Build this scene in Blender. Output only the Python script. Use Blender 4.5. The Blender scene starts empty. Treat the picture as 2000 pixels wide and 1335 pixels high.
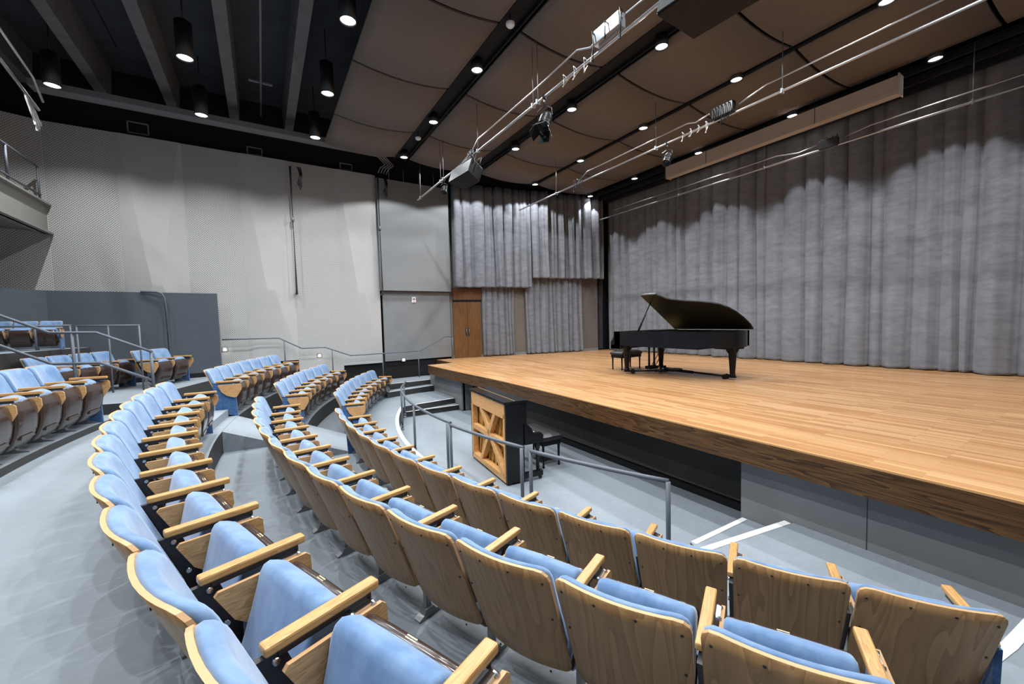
import bpy, bmesh, math, random
from mathutils import Vector, Matrix, noise
random.seed(7)
sc = bpy.context.scene
COL = sc.collection
PI = math.pi
EYE = 2.54                      # camera height above the pit floor
CX, CY = -6.4, 11.95            # centre of the curved rows
STAGE, TIER = 1.17, [0.30, 0.62, 0.955, 1.24, 2.187]
WX = -13.9                      # face of the panelled house wall

# ------------------------------------------------------------------ materials
def new_mat(name):
    m = bpy.data.materials.new(name); m.use_nodes = True
    nt = m.node_tree; b = nt.nodes['Principled BSDF']
    return m, nt, b
def N(nt, t, **kw):
    n = nt.nodes.new(t)
    for k, v in kw.items():
        if hasattr(n, k) and not k[0].isupper(): setattr(n, k, v)
        else: n.inputs[k.replace('_', ' ')].default_value = v
    return n
def L(nt, a, b): nt.links.new(a, b)
def ramp(nt, fac, stops):
    r = nt.nodes.new('ShaderNodeValToRGB'); cr = r.color_ramp
    while len(cr.elements) < len(stops): cr.elements.new(0.5)
    for e, (p, c) in zip(cr.elements, stops): e.position = p; e.color = (*c, 1)
    L(nt, fac, r.inputs[0]); return r.outputs[0]
def coords(nt, scale=(1, 1, 1), rot=(0, 0, 0), kind='Object'):
    tc = nt.nodes.new('ShaderNodeTexCoord'); mp = nt.nodes.new('ShaderNodeMapping')
    mp.inputs['Scale'].default_value = scale; mp.inputs['Rotation'].default_value = rot
    L(nt, tc.outputs[kind], mp.inputs[0]); return mp.outputs[0]
def bump(nt, b, h, s, d=0.01):
    n = N(nt, 'ShaderNodeBump', Strength=s, Distance=d); L(nt, h, n.inputs['Height']); L(nt, n.outputs[0], b.inputs['Normal'])
def plain(name, c, rough=0.5, metal=0.0, spec=0.5, var=0.0, vs=6.0, bmp=0.0, bs=200.0):
    m, nt, b = new_mat(name)
    b.inputs['Base Color'].default_value = (*c, 1); b.inputs['Roughness'].default_value = rough
    b.inputs['Metallic'].default_value = metal; b.inputs['Specular IOR Level'].default_value = spec
    if var:
        n = N(nt, 'ShaderNodeTexNoise', Scale=vs, Detail=5.0); L(nt, coords(nt), n.inputs['Vector'])
        L(nt, ramp(nt, n.outputs[0], [(0.3, [x*(1-var) for x in c]), (0.7, [x*(1+var) for x in c])]), b.inputs['Base Color'])
    if bmp:
        n2 = N(nt, 'ShaderNodeTexNoise', Scale=bs, Detail=2.0); L(nt, coords(nt), n2.inputs['Vector']); bump(nt, b, n2.outputs[0], bmp, 0.004)
    return m
def glow(name, c, s):
    m, nt, b = new_mat(name); b.inputs['Base Color'].default_value = (0.8, 0.8, 0.8, 1)
    b.inputs['Emission Color'].default_value = (*c, 1); b.inputs['Emission Strength'].default_value = s
    return m
def oak(name, dark, light, stretch, rough=0.4, spec=0.4, per_object=True, wave=True):
    """straight to cathedral oak grain; stretch = texture scale per axis (small along the grain)"""
    m, nt, b = new_mat(name)
    tc = nt.nodes.new('ShaderNodeTexCoord'); mp = nt.nodes.new('ShaderNodeMapping'); mp.inputs['Scale'].default_value = stretch
    if per_object:
        oi = nt.nodes.new('ShaderNodeObjectInfo'); mu = N(nt, 'ShaderNodeMath', operation='MULTIPLY'); mu.inputs[1].default_value = 13.0
        ad = N(nt, 'ShaderNodeVectorMath', operation='ADD'); L(nt, oi.outputs['Random'], mu.inputs[0])
        L(nt, tc.outputs['Object'], ad.inputs[0]); L(nt, mu.outputs[0], ad.inputs[1]); L(nt, ad.outputs[0], mp.inputs[0])
    else: L(nt, tc.outputs['Object'], mp.inputs[0])
    n1 = N(nt, 'ShaderNodeTexNoise', Scale=1.0, Detail=2.0, Roughness=0.4); L(nt, mp.outputs[0], n1.inputs['Vector'])
    mul = N(nt, 'ShaderNodeMath', operation='MULTIPLY'); mul.inputs[1].default_value = 9.0; L(nt, n1.outputs[0], mul.inputs[0])
    fr = N(nt, 'ShaderNodeMath', operation='FRACT'); L(nt, mul.outputs[0], fr.inputs[0])
    n2 = N(nt, 'ShaderNodeTexNoise', Scale=9.0, Detail=6.0, Roughness=0.65); L(nt, mp.outputs[0], n2.inputs['Vector'])
    mx = N(nt, 'ShaderNodeMix', data_type='FLOAT'); mx.inputs[0].default_value = 0.55
    L(nt, fr.outputs[0], mx.inputs[2]); L(nt, n2.outputs[0], mx.inputs[3])
    mid = [(a+c)/2 for a, c in zip(dark, light)]
    L(nt, ramp(nt, mx.outputs[0], [(0.22, dark), (0.42, mid), (0.72, light)]), b.inputs['Base Color'])
    b.inputs['Roughness'].default_value = rough; b.inputs['Specular IOR Level'].default_value = spec
    return m
def velvet(name, dark, light, sheen=0.5, scale=(7, 7, 7), bscale=None, bstr=0.3):
    m, nt, b = new_mat(name)
    n = N(nt, 'ShaderNodeTexNoise', Scale=1.0, Detail=4.0, Roughness=0.6)
    oi = nt.nodes.new('ShaderNodeObjectInfo'); mu = N(nt, 'ShaderNodeMath', operation='MULTIPLY'); mu.inputs[1].default_value = 9.0
    tc = nt.nodes.new('ShaderNodeTexCoord'); ad = N(nt, 'ShaderNodeVectorMath', operation='ADD'); mp = nt.nodes.new('ShaderNodeMapping')
    mp.inputs['Scale'].default_value = scale
    L(nt, oi.outputs['Random'], mu.inputs[0]); L(nt, tc.outputs['Object'], ad.inputs[0]); L(nt, mu.outputs[0], ad.inputs[1])
    L(nt, ad.outputs[0], mp.inputs[0]); L(nt, mp.outputs[0], n.inputs['Vector'])
    L(nt, ramp(nt, n.outputs[0], [(0.35, dark), (0.65, light)]), b.inputs['Base Color'])
    b.inputs['Roughness'].default_value = 0.9; b.inputs['Specular IOR Level'].default_value = 0.1
    b.inputs['Sheen Weight'].default_value = sheen; b.inputs['Sheen Roughness'].default_value = 0.45
    if bscale:
        n2 = N(nt, 'ShaderNodeTexNoise', Scale=1.0, Detail=5.0, Roughness=0.6); L(nt, coords(nt, bscale), n2.inputs['Vector'])
        bump(nt, b, n2.outputs[0], bstr, 0.02)
    return m
def boards(name):
    """narrow strip flooring running along X"""
    m, nt, b = new_mat(name); co = coords(nt)
    br = nt.nodes.new('ShaderNodeTexBrick'); br.offset = 0.37; br.offset_frequency = 2
    for k, v in dict(Scale=1.0, Mortar_Size=0.0009, Bias=0.0, Brick_Width=0.95, Row_Height=0.057).items(): br.inputs[k.replace('_', ' ')].default_value = v
    br.inputs['Color1'].default_value = (0.0, 0.0, 0.0, 1); br.inputs['Color2'].default_value = (1, 1, 1, 1); br.inputs['Mortar'].default_value = (0.2, 0.2, 0.2, 1)
    L(nt, co, br.inputs['Vector'])
    n = N(nt, 'ShaderNodeTexNoise', Scale=1.0, Detail=6.0, Roughness=0.6); L(nt, coords(nt, (1.6, 45, 1)), n.inputs['Vector'])
    mx = N(nt, 'ShaderNodeMix', data_type='FLOAT'); mx.inputs[0].default_value = 0.5
    L(nt, br.outputs['Color'], mx.inputs[2]); L(nt, n.outputs[0], mx.inputs[3])
    c = ramp(nt, mx.outputs[0], [(0.12, (0.33, 0.145, 0.048)), (0.45, (0.46, 0.24, 0.10)), (0.8, (0.58, 0.35, 0.17))])
    mm = N(nt, 'ShaderNodeMix', data_type='RGBA'); L(nt, br.outputs['Fac'], mm.inputs[0]); L(nt, c, mm.inputs[6]); mm.inputs[7].default_value = (0.2, 0.09, 0.03, 1)
    L(nt, mm.outputs[2], b.inputs['Base Color']); b.inputs['Roughness'].default_value = 0.32; b.inputs['Specular IOR Level'].default_value = 0.4
    return m
def perforated(name, base, hole, p=0.056, r=0.0098):
    """staggered round holes in the local Y/Z plane"""
    m, nt, b = new_mat(name); tc = nt.nodes.new('ShaderNodeTexCoord'); sx = nt.nodes.new('ShaderNodeSeparateXYZ'); L(nt, tc.outputs['Object'], sx.inputs[0])
    def M(op, a, c=None, d=None):
        n = N(nt, 'ShaderNodeMath', operation=op)
        for k, v in enumerate((a, c, d)):
            if v is None: continue
            if isinstance(v, (int, float)): n.inputs[k].default_value = v
            else: L(nt, v, n.inputs[k])
        return n.outputs[0]
    def lattice(o):
        u = M('SUBTRACT', M('FRACT', M('ADD', M('DIVIDE', sx.outputs[1], p), o)), 0.5); v = M('SUBTRACT', M('FRACT', M('ADD', M('DIVIDE', sx.outputs[2], p), o)), 0.5)
        return M('LESS_THAN', M('ADD', M('MULTIPLY', u, u), M('MULTIPLY', v, v)), (r/p)**2)
    f = M('MAXIMUM', lattice(0.0), lattice(0.5))
    mm = N(nt, 'ShaderNodeMix', data_type='RGBA'); L(nt, f, mm.inputs[0]); mm.inputs[6].default_value = (*base, 1); mm.inputs[7].default_value = (*hole, 1)
    L(nt, mm.outputs[2], b.inputs['Base Color']); b.inputs['Roughness'].default_value = 0.75
    return m
M = dict(
 floor=None,
 wood_back=oak('oak_seat_back', (0.27, 0.142, 0.057), (0.43, 0.25, 0.108), (7.5, 2.0, 0.16), 0.38),
 wood_edge=plain('plywood_edge', (0.50, 0.29, 0.135), 0.5),
 wood_arm=oak('oak_armrest', (0.33, 0.165, 0.05), (0.52, 0.295, 0.105), (30, 2.5, 30), 0.35),
 wood_tab=oak('oak_tablet', (0.33, 0.17, 0.065), (0.56, 0.335, 0.15), (30, 3, 30), 0.4),
 fabric=velvet('blue_velour', (0.098, 0.178, 0.318), (0.168, 0.263, 0.415), 0.45, (9, 9, 5)),
 panel_blue=velvet('blue_carpet', (0.035, 0.085, 0.20), (0.06, 0.13, 0.27), 0.2, (30, 30, 30)),
 pan=plain('brown_plastic', (0.036, 0.023, 0.019), 0.16, 0, 0.5),
 black=plain('black_metal', (0.012, 0.012, 0.014), 0.4),
 blackm=plain('black_matte', (0.010, 0.010, 0.011), 0.8, 0, 0.2),
 chrome=plain('chrome', (0.55, 0.55, 0.56), 0.22, 1.0),
 foot=plain('grey_steel_foot', (0.24, 0.25, 0.265), 0.4, 0.5),
 brass=plain('brass_plate', (0.62, 0.50, 0.28), 0.35, 0.6),
 railm=plain('grey_rail_paint', (0.095, 0.108, 0.13), 0.5, 0.0, 0.4),
 stage=boards('stage_boards'),
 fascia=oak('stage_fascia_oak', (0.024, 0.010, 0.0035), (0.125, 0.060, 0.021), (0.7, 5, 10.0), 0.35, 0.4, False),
 lip=plain('stage_nosing', (0.55, 0.30, 0.12), 0.4),
 greywall=plain('grey_painted_wall', (0.175, 0.184, 0.192), 0.6, var=0.06, vs=2),
 darkwall=plain('charcoal_wall', (0.052, 0.066, 0.082), 0.7, var=0.08, vs=1.5, bmp=0.2),
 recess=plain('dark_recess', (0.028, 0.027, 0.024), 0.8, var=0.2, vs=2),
 wall=plain('warm_white_wall', (0.385, 0.38, 0.375), 0.65, var=0.03, vs=2),
 boxgrey=plain('grey_box_paint', (0.185, 0.193, 0.20), 0.6, var=0.03, vs=1),
 perf=perforated('perforated_board', (0.43, 0.425, 0.415), (0.05, 0.058, 0.055)),
 tape=plain('white_edge_paint', (0.82, 0.82, 0.82), 0.5),
 cloud=plain('beige_acoustic_board', (0.128, 0.104, 0.087), 0.8, var=0.05, vs=8),
 beam=plain('concrete_beam', (0.105, 0.105, 0.11), 0.8, var=0.15, vs=5),
 deck=plain('dark_ceiling', (0.030, 0.032, 0.037), 0.9, var=0.2, vs=3),
 curtain=velvet('grey_velvet', (0.145, 0.152, 0.172), (0.190, 0.198, 0.222), 0.08, (3.5, 3.5, 9), (5, 5, 45), 0.22),
 curtain_dark=velvet('dark_velvet', (0.03, 0.03, 0.036), (0.045, 0.045, 0.052), 0.15, (2, 2, 6)),
 ebony=plain('ebony_lacquer', (0.006, 0.006, 0.007), 0.2, 0, 0.35),
 ebony_satin=plain('ebony_satin', (0.006, 0.006, 0.007), 0.45, 0, 0.2),
 leather=plain('black_leather', (0.018, 0.018, 0.02), 0.35, 0, 0.5, bmp=0.3, bs=60),
 ivory=plain('white_keys', (0.8, 0.8, 0.76), 0.3),
 gold=plain('gold_plate', (0.75, 0.53, 0.22), 0.3, 0.9),
 iron=plain('gold_iron_frame', (0.50, 0.33, 0.12), 0.35, 0.6),
 spruce=oak('spruce_soundboard', (0.28, 0.14, 0.035), (0.60, 0.36, 0.10), (9, 3, 1.2), 0.4, 0.3, False),
 post_wood=oak('piano_post_wood', (0.50, 0.25, 0.085), (0.66, 0.37, 0.15), (6, 6, 6), 0.45, 0.3, False),
 door=oak('door_wood_shaded', (0.085, 0.036, 0.011), (0.165, 0.076, 0.024), (9, 9, 0.6), 0.4, 0.4, False),  # brown darkened: the shadow on the doors is put into the colour
 steel=plain('galvanised_pipe', (0.50, 0.50, 0.51), 0.32, 0.85),
 conduit=plain('grey_conduit', (0.23, 0.235, 0.25), 0.45, 0.3),
 white=plain('white_plastic', (0.75, 0.75, 0.75), 0.4),
 red=plain('red_print', (0.5, 0.05, 0.04), 0.5),
 screen=plain('cream_screen_case', (0.46, 0.40, 0.345), 0.5),
 speaker=plain('speaker_grille', (0.03, 0.032, 0.036), 0.6, 0, 0.4, bmp=0.4, bs=400),
 silverbox=plain('aluminium_box', (0.30, 0.32, 0.34), 0.35, 0.6),
 taupe=plain('taupe_wall', (0.125, 0.112, 0.10), 0.6),
 landing=plain('brown_grey_lino', (0.25, 0.225, 0.20), 0.6, var=0.06, vs=4),
 stepedge=plain('step_riser', (0.024, 0.024, 0.024), 0.6),  # dark risers, blackened further to carry the shade under the seats
 balcony=plain('balcony_paint', (0.27, 0.26, 0.24), 0.55, var=0.05, vs=3),
 glass=plain('glass_panel', (0.8, 0.85, 0.85), 0.05),
 lens=glow('lamp_face', (0.93, 0.97, 1.0), 9.0),
 wlamp=glow('step_light', (1.0, 0.96, 0.9), 3.0),
)
b = M['glass'].node_tree.nodes['Principled BSDF']; b.inputs['Transmission Weight'].default_value = 0.0; b.inputs['Alpha'].default_value = 0.12
def make_floor(name, base):
    m, nt, b = new_mat(name)
    n1 = N(nt, 'ShaderNodeTexNoise', Scale=1.1, Detail=6.0, Roughness=0.6); L(nt, coords(nt), n1.inputs['Vector'])
    n2 = N(nt, 'ShaderNodeTexNoise', Scale=1.0, Detail=4.0, Roughness=0.7); L(nt, coords(nt, (30, 9, 9), (0, 0, 0.6)), n2.inputs['Vector'])
    mx = N(nt, 'ShaderNodeMix', data_type='FLOAT'); mx.inputs[0].default_value = 0.4
    L(nt, n1.outputs[0], mx.inputs[2]); L(nt, n2.outputs[0], mx.inputs[3])
    L(nt, ramp(nt, mx.outputs[0], [(0.3, [x*0.82 for x in base]), (0.7, [x*1.15 for x in base])]), b.inputs['Base Color'])
    b.inputs['Roughness'].default_value = 0.5; b.inputs['Specular IOR Level'].default_value = 0.35
    return m
M['floor'] = make_floor('blue_grey_floor', (0.235, 0.268, 0.300))

# ------------------------------------------------------------------ mesh builder
class MB:
    def __init__(s): s.bm = bmesh.new()
    def _fin(s, faces, mi, smooth=False):
        for f in faces: f.material_index = mi; f.smooth = smooth
        return s
    def box(s, c, d, mi=0, rot=None, bev=0.0):
        r = bmesh.ops.create_cube(s.bm, size=1.0); vs = r['verts']
        for v in vs: v.co = Vector((v.co.x*d[0], v.co.y*d[1], v.co.z*d[2]))
        fs = set(f for v in vs for f in v.link_faces)
        if bev:
            es = list(set(e for v in vs for e in v.link_edges))
            g = bmesh.ops.bevel(s.bm, geom=es, offset=bev, segments=2, profile=0.5, affect='EDGES')
            vs = g['verts']; fs = set(f for v in vs for f in v.link_faces)
        mat = Matrix.Translation(Vector(c))
        if rot: mat = mat @ (Matrix.Rotation(rot[2], 4, 'Z') @ Matrix.Rotation(rot[1], 4, 'Y') @ Matrix.Rotation(rot[0], 4, 'X'))
        for v in vs: v.co = mat @ v.co
        return s._fin(fs, mi)
    def prism(s, pts, lo, hi, axis='z', mi=0, mi_side=None, smooth=False):
        """extrude a 2-D outline between lo and hi along axis; x: (y,z) y: (x,z) z: (x,y)"""
        f3 = {'x': lambda p, h: (h, p[0], p[1]), 'y': lambda p, h: (p[0], h, p[1]), 'z': lambda p, h: (p[0], p[1], h)}[axis]
        A = [s.bm.verts.new(f3(p, lo)) for p in pts]; B = [s.bm.verts.new(f3(p, hi)) for p in pts]
        fs = [s.bm.faces.new(A[::-1]), s.bm.faces.new(B)]
        sd = [s.bm.faces.new((A[i], A[(i+1) % len(A)], B[(i+1) % len(A)], B[i])) for i in range(len(A))]
        s._fin(fs, mi); s._fin(sd, mi if mi_side is None else mi_side, smooth); return s
    def tube(s, pts, r, mi=0, n=8, cap=True):
        P = [Vector(p) for p in pts]; rings = []; up = Vector((0, 0, 1))
        for i, p in enumerate(P):
            if i == 0: t = P[1]-p
            elif i == len(P)-1: t = p-P[i-1]
            else: t = (P[i+1]-p).normalized()+(p-P[i-1]).normalized()
            t.normalize(); a = t.cross(up)
            if a.length < 1e-3: a = t.cross(Vector((1, 0, 0)))
            a.normalize(); bb = a.cross(t).normalized()
            k = 1.0
            if 0 < i < len(P)-1:
                c = (P[i+1]-p).normalized().dot((p-P[i-1]).normalized()); k = 1/max(0.5, math.sqrt((1+c)/2))
            rr = r[i] if isinstance(r, (list, tuple)) else r
            rings.append([s.bm.verts.new(p + (a*math.cos(2*PI*j/n)+bb*math.sin(2*PI*j/n))*rr) for j in range(n)])
        fs = []
        for q0, q1 in zip(rings, rings[1:]):
            for j in range(n): fs.append(s.bm.faces.new((q0[j], q0[(j+1) % n], q1[(j+1) % n], q1[j])))
        s._fin(fs, mi, True)
        if cap: s._fin([s.bm.faces.new(rings[0][::-1]), s.bm.faces.new(rings[-1])], mi)
        return s
    def lathe(s, prof, c=(0, 0, 0), mi=0, n=20, mis=None, smooth=True):
        """(radius, z) profile about z through c"""
        rings = []
        for (r, z) in prof:
            rings.append([s.bm.verts.new((c[0]+max(r, 1e-4)*math.cos(2*PI*j/n), c[1]+max(r, 1e-4)*math.sin(2*PI*j/n), c[2]+z)) for j in range(n)])
        for i, (q0, q1) in enumerate(zip(rings, rings[1:])):
            s._fin([s.bm.faces.new((q0[j], q0[(j+1) % n], q1[(j+1) % n], q1[j])) for j in range(n)], mis[i] if mis else mi, smooth)
        return s
    def cyl(s, c, r, h, mi=0, n=20):
        return s.lathe([(0, 0), (r, 0), (r, h), (0, h)], c, mi, n, smooth=False)
    def grid(s, fn, nu, nv, mi=0, smooth=True, two=0.0):
        V = [[s.bm.verts.new(fn(i/nu, j/nv)) for j in range(nv+1)] for i in range(nu+1)]
        fs = [s.bm.faces.new((V[i][j], V[i+1][j], V[i+1][j+1], V[i][j+1])) for i in range(nu) for j in range(nv)]
        return s._fin(fs, mi, smooth)
    def face(s, pts, mi=0):
        return s._fin([s.bm.faces.new([s.bm.verts.new(p) for p in pts])], mi)
    def build(s, name, mats, parent=None, loc=None, rz=0.0, recalc=True, bevel=None):
        if recalc: bmesh.ops.recalc_face_normals(s.bm, faces=s.bm.faces)
        me = bpy.data.meshes.new(name); s.bm.to_mesh(me); s.bm.free()
        for k in (mats if isinstance(mats, (list, tuple)) else [mats]): me.materials.append(M[k])
        o = bpy.data.objects.new(name, me); COL.objects.link(o)
        if parent: o.parent = parent
        if loc: o.location = loc
        o.rotation_euler.z = rz
        if bevel:
            md = o.modifiers.new('bevel', 'BEVEL'); md.width = bevel; md.segments = 2; md.limit_method = 'ANGLE'; md.angle_limit = 0.7
        return o
def tag(o, label, cat, group=None):
    o['label'] = label; o['category'] = cat
    if group: o['group'] = group
    return o
def struct(o): o['kind'] = 'structure'; return o
def empty(name, loc, rz=0.0, label=None, cat=None, group=None):
    o = bpy.data.objects.new(name, None); COL.objects.link(o); o.location = loc; o.rotation_euler.z = rz; o.empty_display_size = 0.1
    if label: tag(o, label, cat, group)
    return o
def children(o): return CH.get(o.name, [])
CH = {}
def polar(r, a): a = math.radians(a); return (CX + r*math.sin(a), CY - r*math.cos(a))
ORD = ['', 'first', 'second', 'third', 'fourth', 'fifth', 'sixth', 'seventh', 'eighth', 'ninth', 'tenth', 'eleventh', 'twelfth', 'thirteenth', 'fourteenth']

# ------------------------------------------------------------------ theatre seat
W = 0.57
def hwid(t): return 0.258 + 0.015*t
def back_y(s, t): return 0.265*(1-t) - 0.03 + 0.045*s*s
def corner(x, hw, r): 
    d = abs(x)-(hw-r)
    return 0.0 if d <= 0 else r - math.sqrt(max(0.0, r*r-d*d))
def shell(mb, y0, y1, inset, zlo, zhi, rtop, rbot, mi_f, mi_b, mi_e, nu=14, nv=8, puff=0.0):
    def P(s, v, off, k):
        zt, zb = zhi, zlo
        hw_t = hwid(1.0)-inset
        x = s*hw_t
        zt -= corner(x, hw_t, rtop); zb += corner(x, hw_t, rbot)
        zt -= k*(1.0); zb += k
        z = zb + (zt-zb)*v; t = (z-0.13)/0.71
        xx = s*(hwid(t)-inset-k)
        return (xx, back_y(s, t)+off, z)
    ss = [math.sin(PI/2*(-1+2*i/nu)) for i in range(nu+1)]
    def sheet(off, k):
        return [[mb.bm.verts.new(P(s, j/nv, off, k)) for j in range(nv+1)] for s in ss]
    layers = [sheet(y0, 0.0)]
    if puff: layers += [sheet(y0+(y1-y0)*0.45, -0.002), sheet(y0+(y1-y0)*0.8, 0.006), sheet(y1, 0.022)]
    else: layers += [sheet(y1, 0.0)]
    def quads(V, mi):
        mb._fin([mb.bm.faces.new((V[i][j], V[i+1][j], V[i+1][j+1], V[i][j+1])) for i in range(nu) for j in range(nv)], mi, True)
    quads(layers[0], mi_b); quads(layers[-1], mi_f)
    for A, B in zip(layers, layers[1:]):
        loop = lambda V: [V[i][0] for i in range(nu)] + [V[nu][j] for j in range(nv)] + [V[i][nv] for i in range(nu, 0, -1)] + [V[0][j] for j in range(nv, 0, -1)]
        a, c = loop(A), loop(B)
        mb._fin([mb.bm.faces.new((a[i], a[(i+1) % len(a)], c[(i+1) % len(a)], c[i])) for i in range(len(a))], mi_e, bool(puff))
    return mb
def seat_meshes():
    me = {}
    mb = MB(); shell(mb, 0.0, 0.016, 0.0, 0.20, 0.84, 0.055, 0.03, 0, 0, 1)
    for (s, t) in ((-0.88, 0.9), (0.88, 0.9), (-0.3, 0.93), (0.3, 0.93), (-0.9, 0.6), (0.9, 0.6), (-0.6, 0.06), (0.6, 0.06)):
        mb.lathe([(0.006, 0), (0.006, 0.003), (0, 0.004)], (0, 0, 0), 2, 8)
        vs = mb.bm.verts[:]; 
        p = Vector((s*hwid(t), back_y(s, t), 0.13+0.71*t))
        R = Matrix.Translation(p) @ Matrix.Rotation(PI/2, 4, 'X')
        for v in vs[-24:]: v.co = R @ v.co
    me['backrest'] = (mb, ['wood_back', 'wood_edge', 'black'])
    mb = MB(); shell(mb, 0.016, 0.062, 0.008, 0.34, 0.836, 0.05, 0.03, 0, 0, 0, puff=1.0)
    me['back_cushion'] = (mb, ['fabric'])
    # folded-up seat: cushion wedge faces the backrest, glossy pan faces the stage
    sit = [(0.250, 0.21), (0.264, 0.26), (0.288, 0.342), (0.32, 0.45), (0.350, 0.553), (0.361, 0.597), (0.376, 0.622), (0.399, 0.630), (0.43, 0.617), (0.460, 0.600), (0.478, 0.578)]
    inn = [(0.45, 0.47), (0.40, 0.35), (0.34, 0.25), (0.285, 0.20)]
    prof = sit+inn
    def loft(mb, prof, hw, mi, edge, cpt):
        xs = [(-1, edge), (-0.985, edge*0.45), (-0.95, edge*0.1), (-0.90, 0.0), (-0.45, -0.002), (0, -0.003), (0.45, -0.002), (0.90, 0.0), (0.95, edge*0.1), (0.985, edge*0.45), (1, edge)]
        rings = []
        for (s, e) in xs:
            ring = []
            for (y, z) in prof:
                d = Vector((cpt[0]-y, cpt[1]-z)); l = d.length or 1
                q = Vector((y, z)) + d/l*min(e, l*0.8)
                ring.append(mb.bm.verts.new((s*hw, q.x, q.y)))
            rings.append(ring)
        n = len(prof); fs = []
        for q0, q1 in zip(rings, rings[1:]):
            for j in range(n): fs.append(mb.bm.faces.new((q0[j], q0[(j+1) % n], q1[(j+1) % n], q1[j])))
        fs += [mb.bm.faces.new(rings[0]), mb.bm.faces.new(rings[-1])]
        mb._fin(fs, mi, True)
    mb = MB(); loft(mb, prof, 0.224, 0, 0.03, (0.38, 0.41)); me['seat_cushion'] = (mb, ['fabric'])
    pan = [(0.482, 0.570), (0.502, 0.574), (0.525, 0.556), (0.547, 0.48), (0.552, 0.38), (0.54, 0.27), (0.505, 0.17), (0.455, 0.105), (0.39, 0.10), (0.325, 0.135), (0.29, 0.188), (0.345, 0.255), (0.408, 0.35), (0.456, 0.475)]
    mb = MB(); loft(mb, pan, 0.228, 0, 0.035, (0.455, 0.34))
    mb.box((0, 0.502, 0.5745), (0.045, 0.014, 0.003), 1)
    mb.prism([(-0.15, 0.20), (0.15, 0.20), (0.13, 0.235), (-0.13, 0.235)], 0.515, 0.540, 'y', 0)
    me['seat_pan'] = (mb, ['pan', 'brass'])
    h = W/2
    mb = MB(); mb.box((h, 0.385, 0.6225), (0.05, 0.39, 0.033), 0, bev=0.008); me['armrest'] = (mb, ['wood_arm'])
    mb = MB(); mb.box((h, 0.39, 0.594), (0.03, 0.32, 0.022), 0)
    mb.box((h+0.030, 0.50, 0.580), (0.03, 0.07, 0.014), 1); mb.tube([(h+0.012, 0.46, 0.582), (h+0.05, 0.46, 0.575)], 0.009, 1); mb.tube([(h+0.012, 0.54, 0.582), (h+0.05, 0.54, 0.575)], 0.009, 1)
    me['hinge'] = (mb, ['black', 'chrome'])
    pent = [(0.225, 0.560), (0.238, 0.575), (0.565, 0.575), (0.583, 0.558), (0.586, 0.485), (0.578, 0.465), (0.512, 0.352), (0.498, 0.340), (0.465, 0.338), (0.36, 0.375), (0.285, 0.44)]
    mb = MB(); mb.prism(pent, h+0.044, h+0.060, 'x', 0, 1); me['writing_tablet'] = (mb, ['wood_tab', 'wood_edge'])
    mb = MB()
    mb.prism([(0.135, 0.602), (0.25, 0.602), (0.30, 0.46), (0.325, 0.39), (0.325, 0.27), (0.285, 0.27), (0.235, 0.37)], h-0.011, h+0.011, 'x', 0)
    for y, z in ((0.222, 0.577), (0.27, 0.415)): mb.tube([(h-0.022, y, z), (h+0.022, y, z)], 0.011, 1)
    me['standard'] = (mb, ['black', 'chrome'])
    mb = MB(); mb.prism([(0.22, 0.0), (0.45, 0.0), (0.45, 0.012), (0.36, 0.03), (0.335, 0.06), (0.275, 0.06), (0.26, 0.03), (0.22, 0.012)], h-0.028, h+0.028, 'x', 0); mb.box((h, 0.305, 0.155), (0.03, 0.04, 0.24), 0); me['foot'] = (mb, ['foot'])
    mb = MB(); mb.prism([(0.17, 0.0), (0.50, 0.0), (0.485, 0.59), (0.145, 0.59)], h-0.002, h+0.028, 'x', 0); me['end_panel'] = (mb, ['panel_blue'])
    return me
SEAT = {}
for k, (mb, mats) in seat_meshes().items():
    bmesh.ops.recalc_face_normals(mb.bm, faces=mb.bm.faces)
    d = bpy.data.meshes.new(k); mb.bm.to_mesh(d); mb.bm.free()
    for x in mats: d.materials.append(M[x])
    SEAT[k] = d
def part(name, parent, mesh=None, mirror=False):
    o = bpy.data.objects.new(name, mesh or SEAT[name]); COL.objects.link(o); o.parent = parent
    if mirror: o.scale = (-1, 1, 1)
    return o
def seat(r, a, z, wscale, label, group, right_end=False, left_end=False, scale=1.0, pos=None, rz=None, tilt=0.0, yz=1.0):
    x, y = pos if pos else polar(r, a)
    t = empty('theater_seat', (x, y, z), math.radians(a) if rz is None else rz, label, 'seat', group)
    t.scale = (wscale*scale, scale*yz, scale*yz)
    part('backrest', t); part('back_cushion', t)
    c = part('seat_cushion', t); p = part('seat_pan', t); c.location.x = p.location.x = 0.016
    if tilt:
        for o in (c, p):
            o.rotation_euler.x = -tilt; o.location = (0.016, 0.30-(0.30*math.cos(tilt)+0.25*math.sin(tilt)), 0.25-(-0.30*math.sin(tilt)+0.25*math.cos(tilt)))
    ar = part('armrest', t); part('hinge', ar); part('standard', t); part('foot', t); part('writing_tablet', t)
    if right_end: part('end_panel', t)
    if left_end:
        ar = part('armrest', t, mirror=True); part('hinge', ar)
        part('standard', t, mirror=True); part('foot', t, mirror=True); part('writing_tablet', t, mirror=True); part('end_panel', t, mirror=True)
    return t
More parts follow.
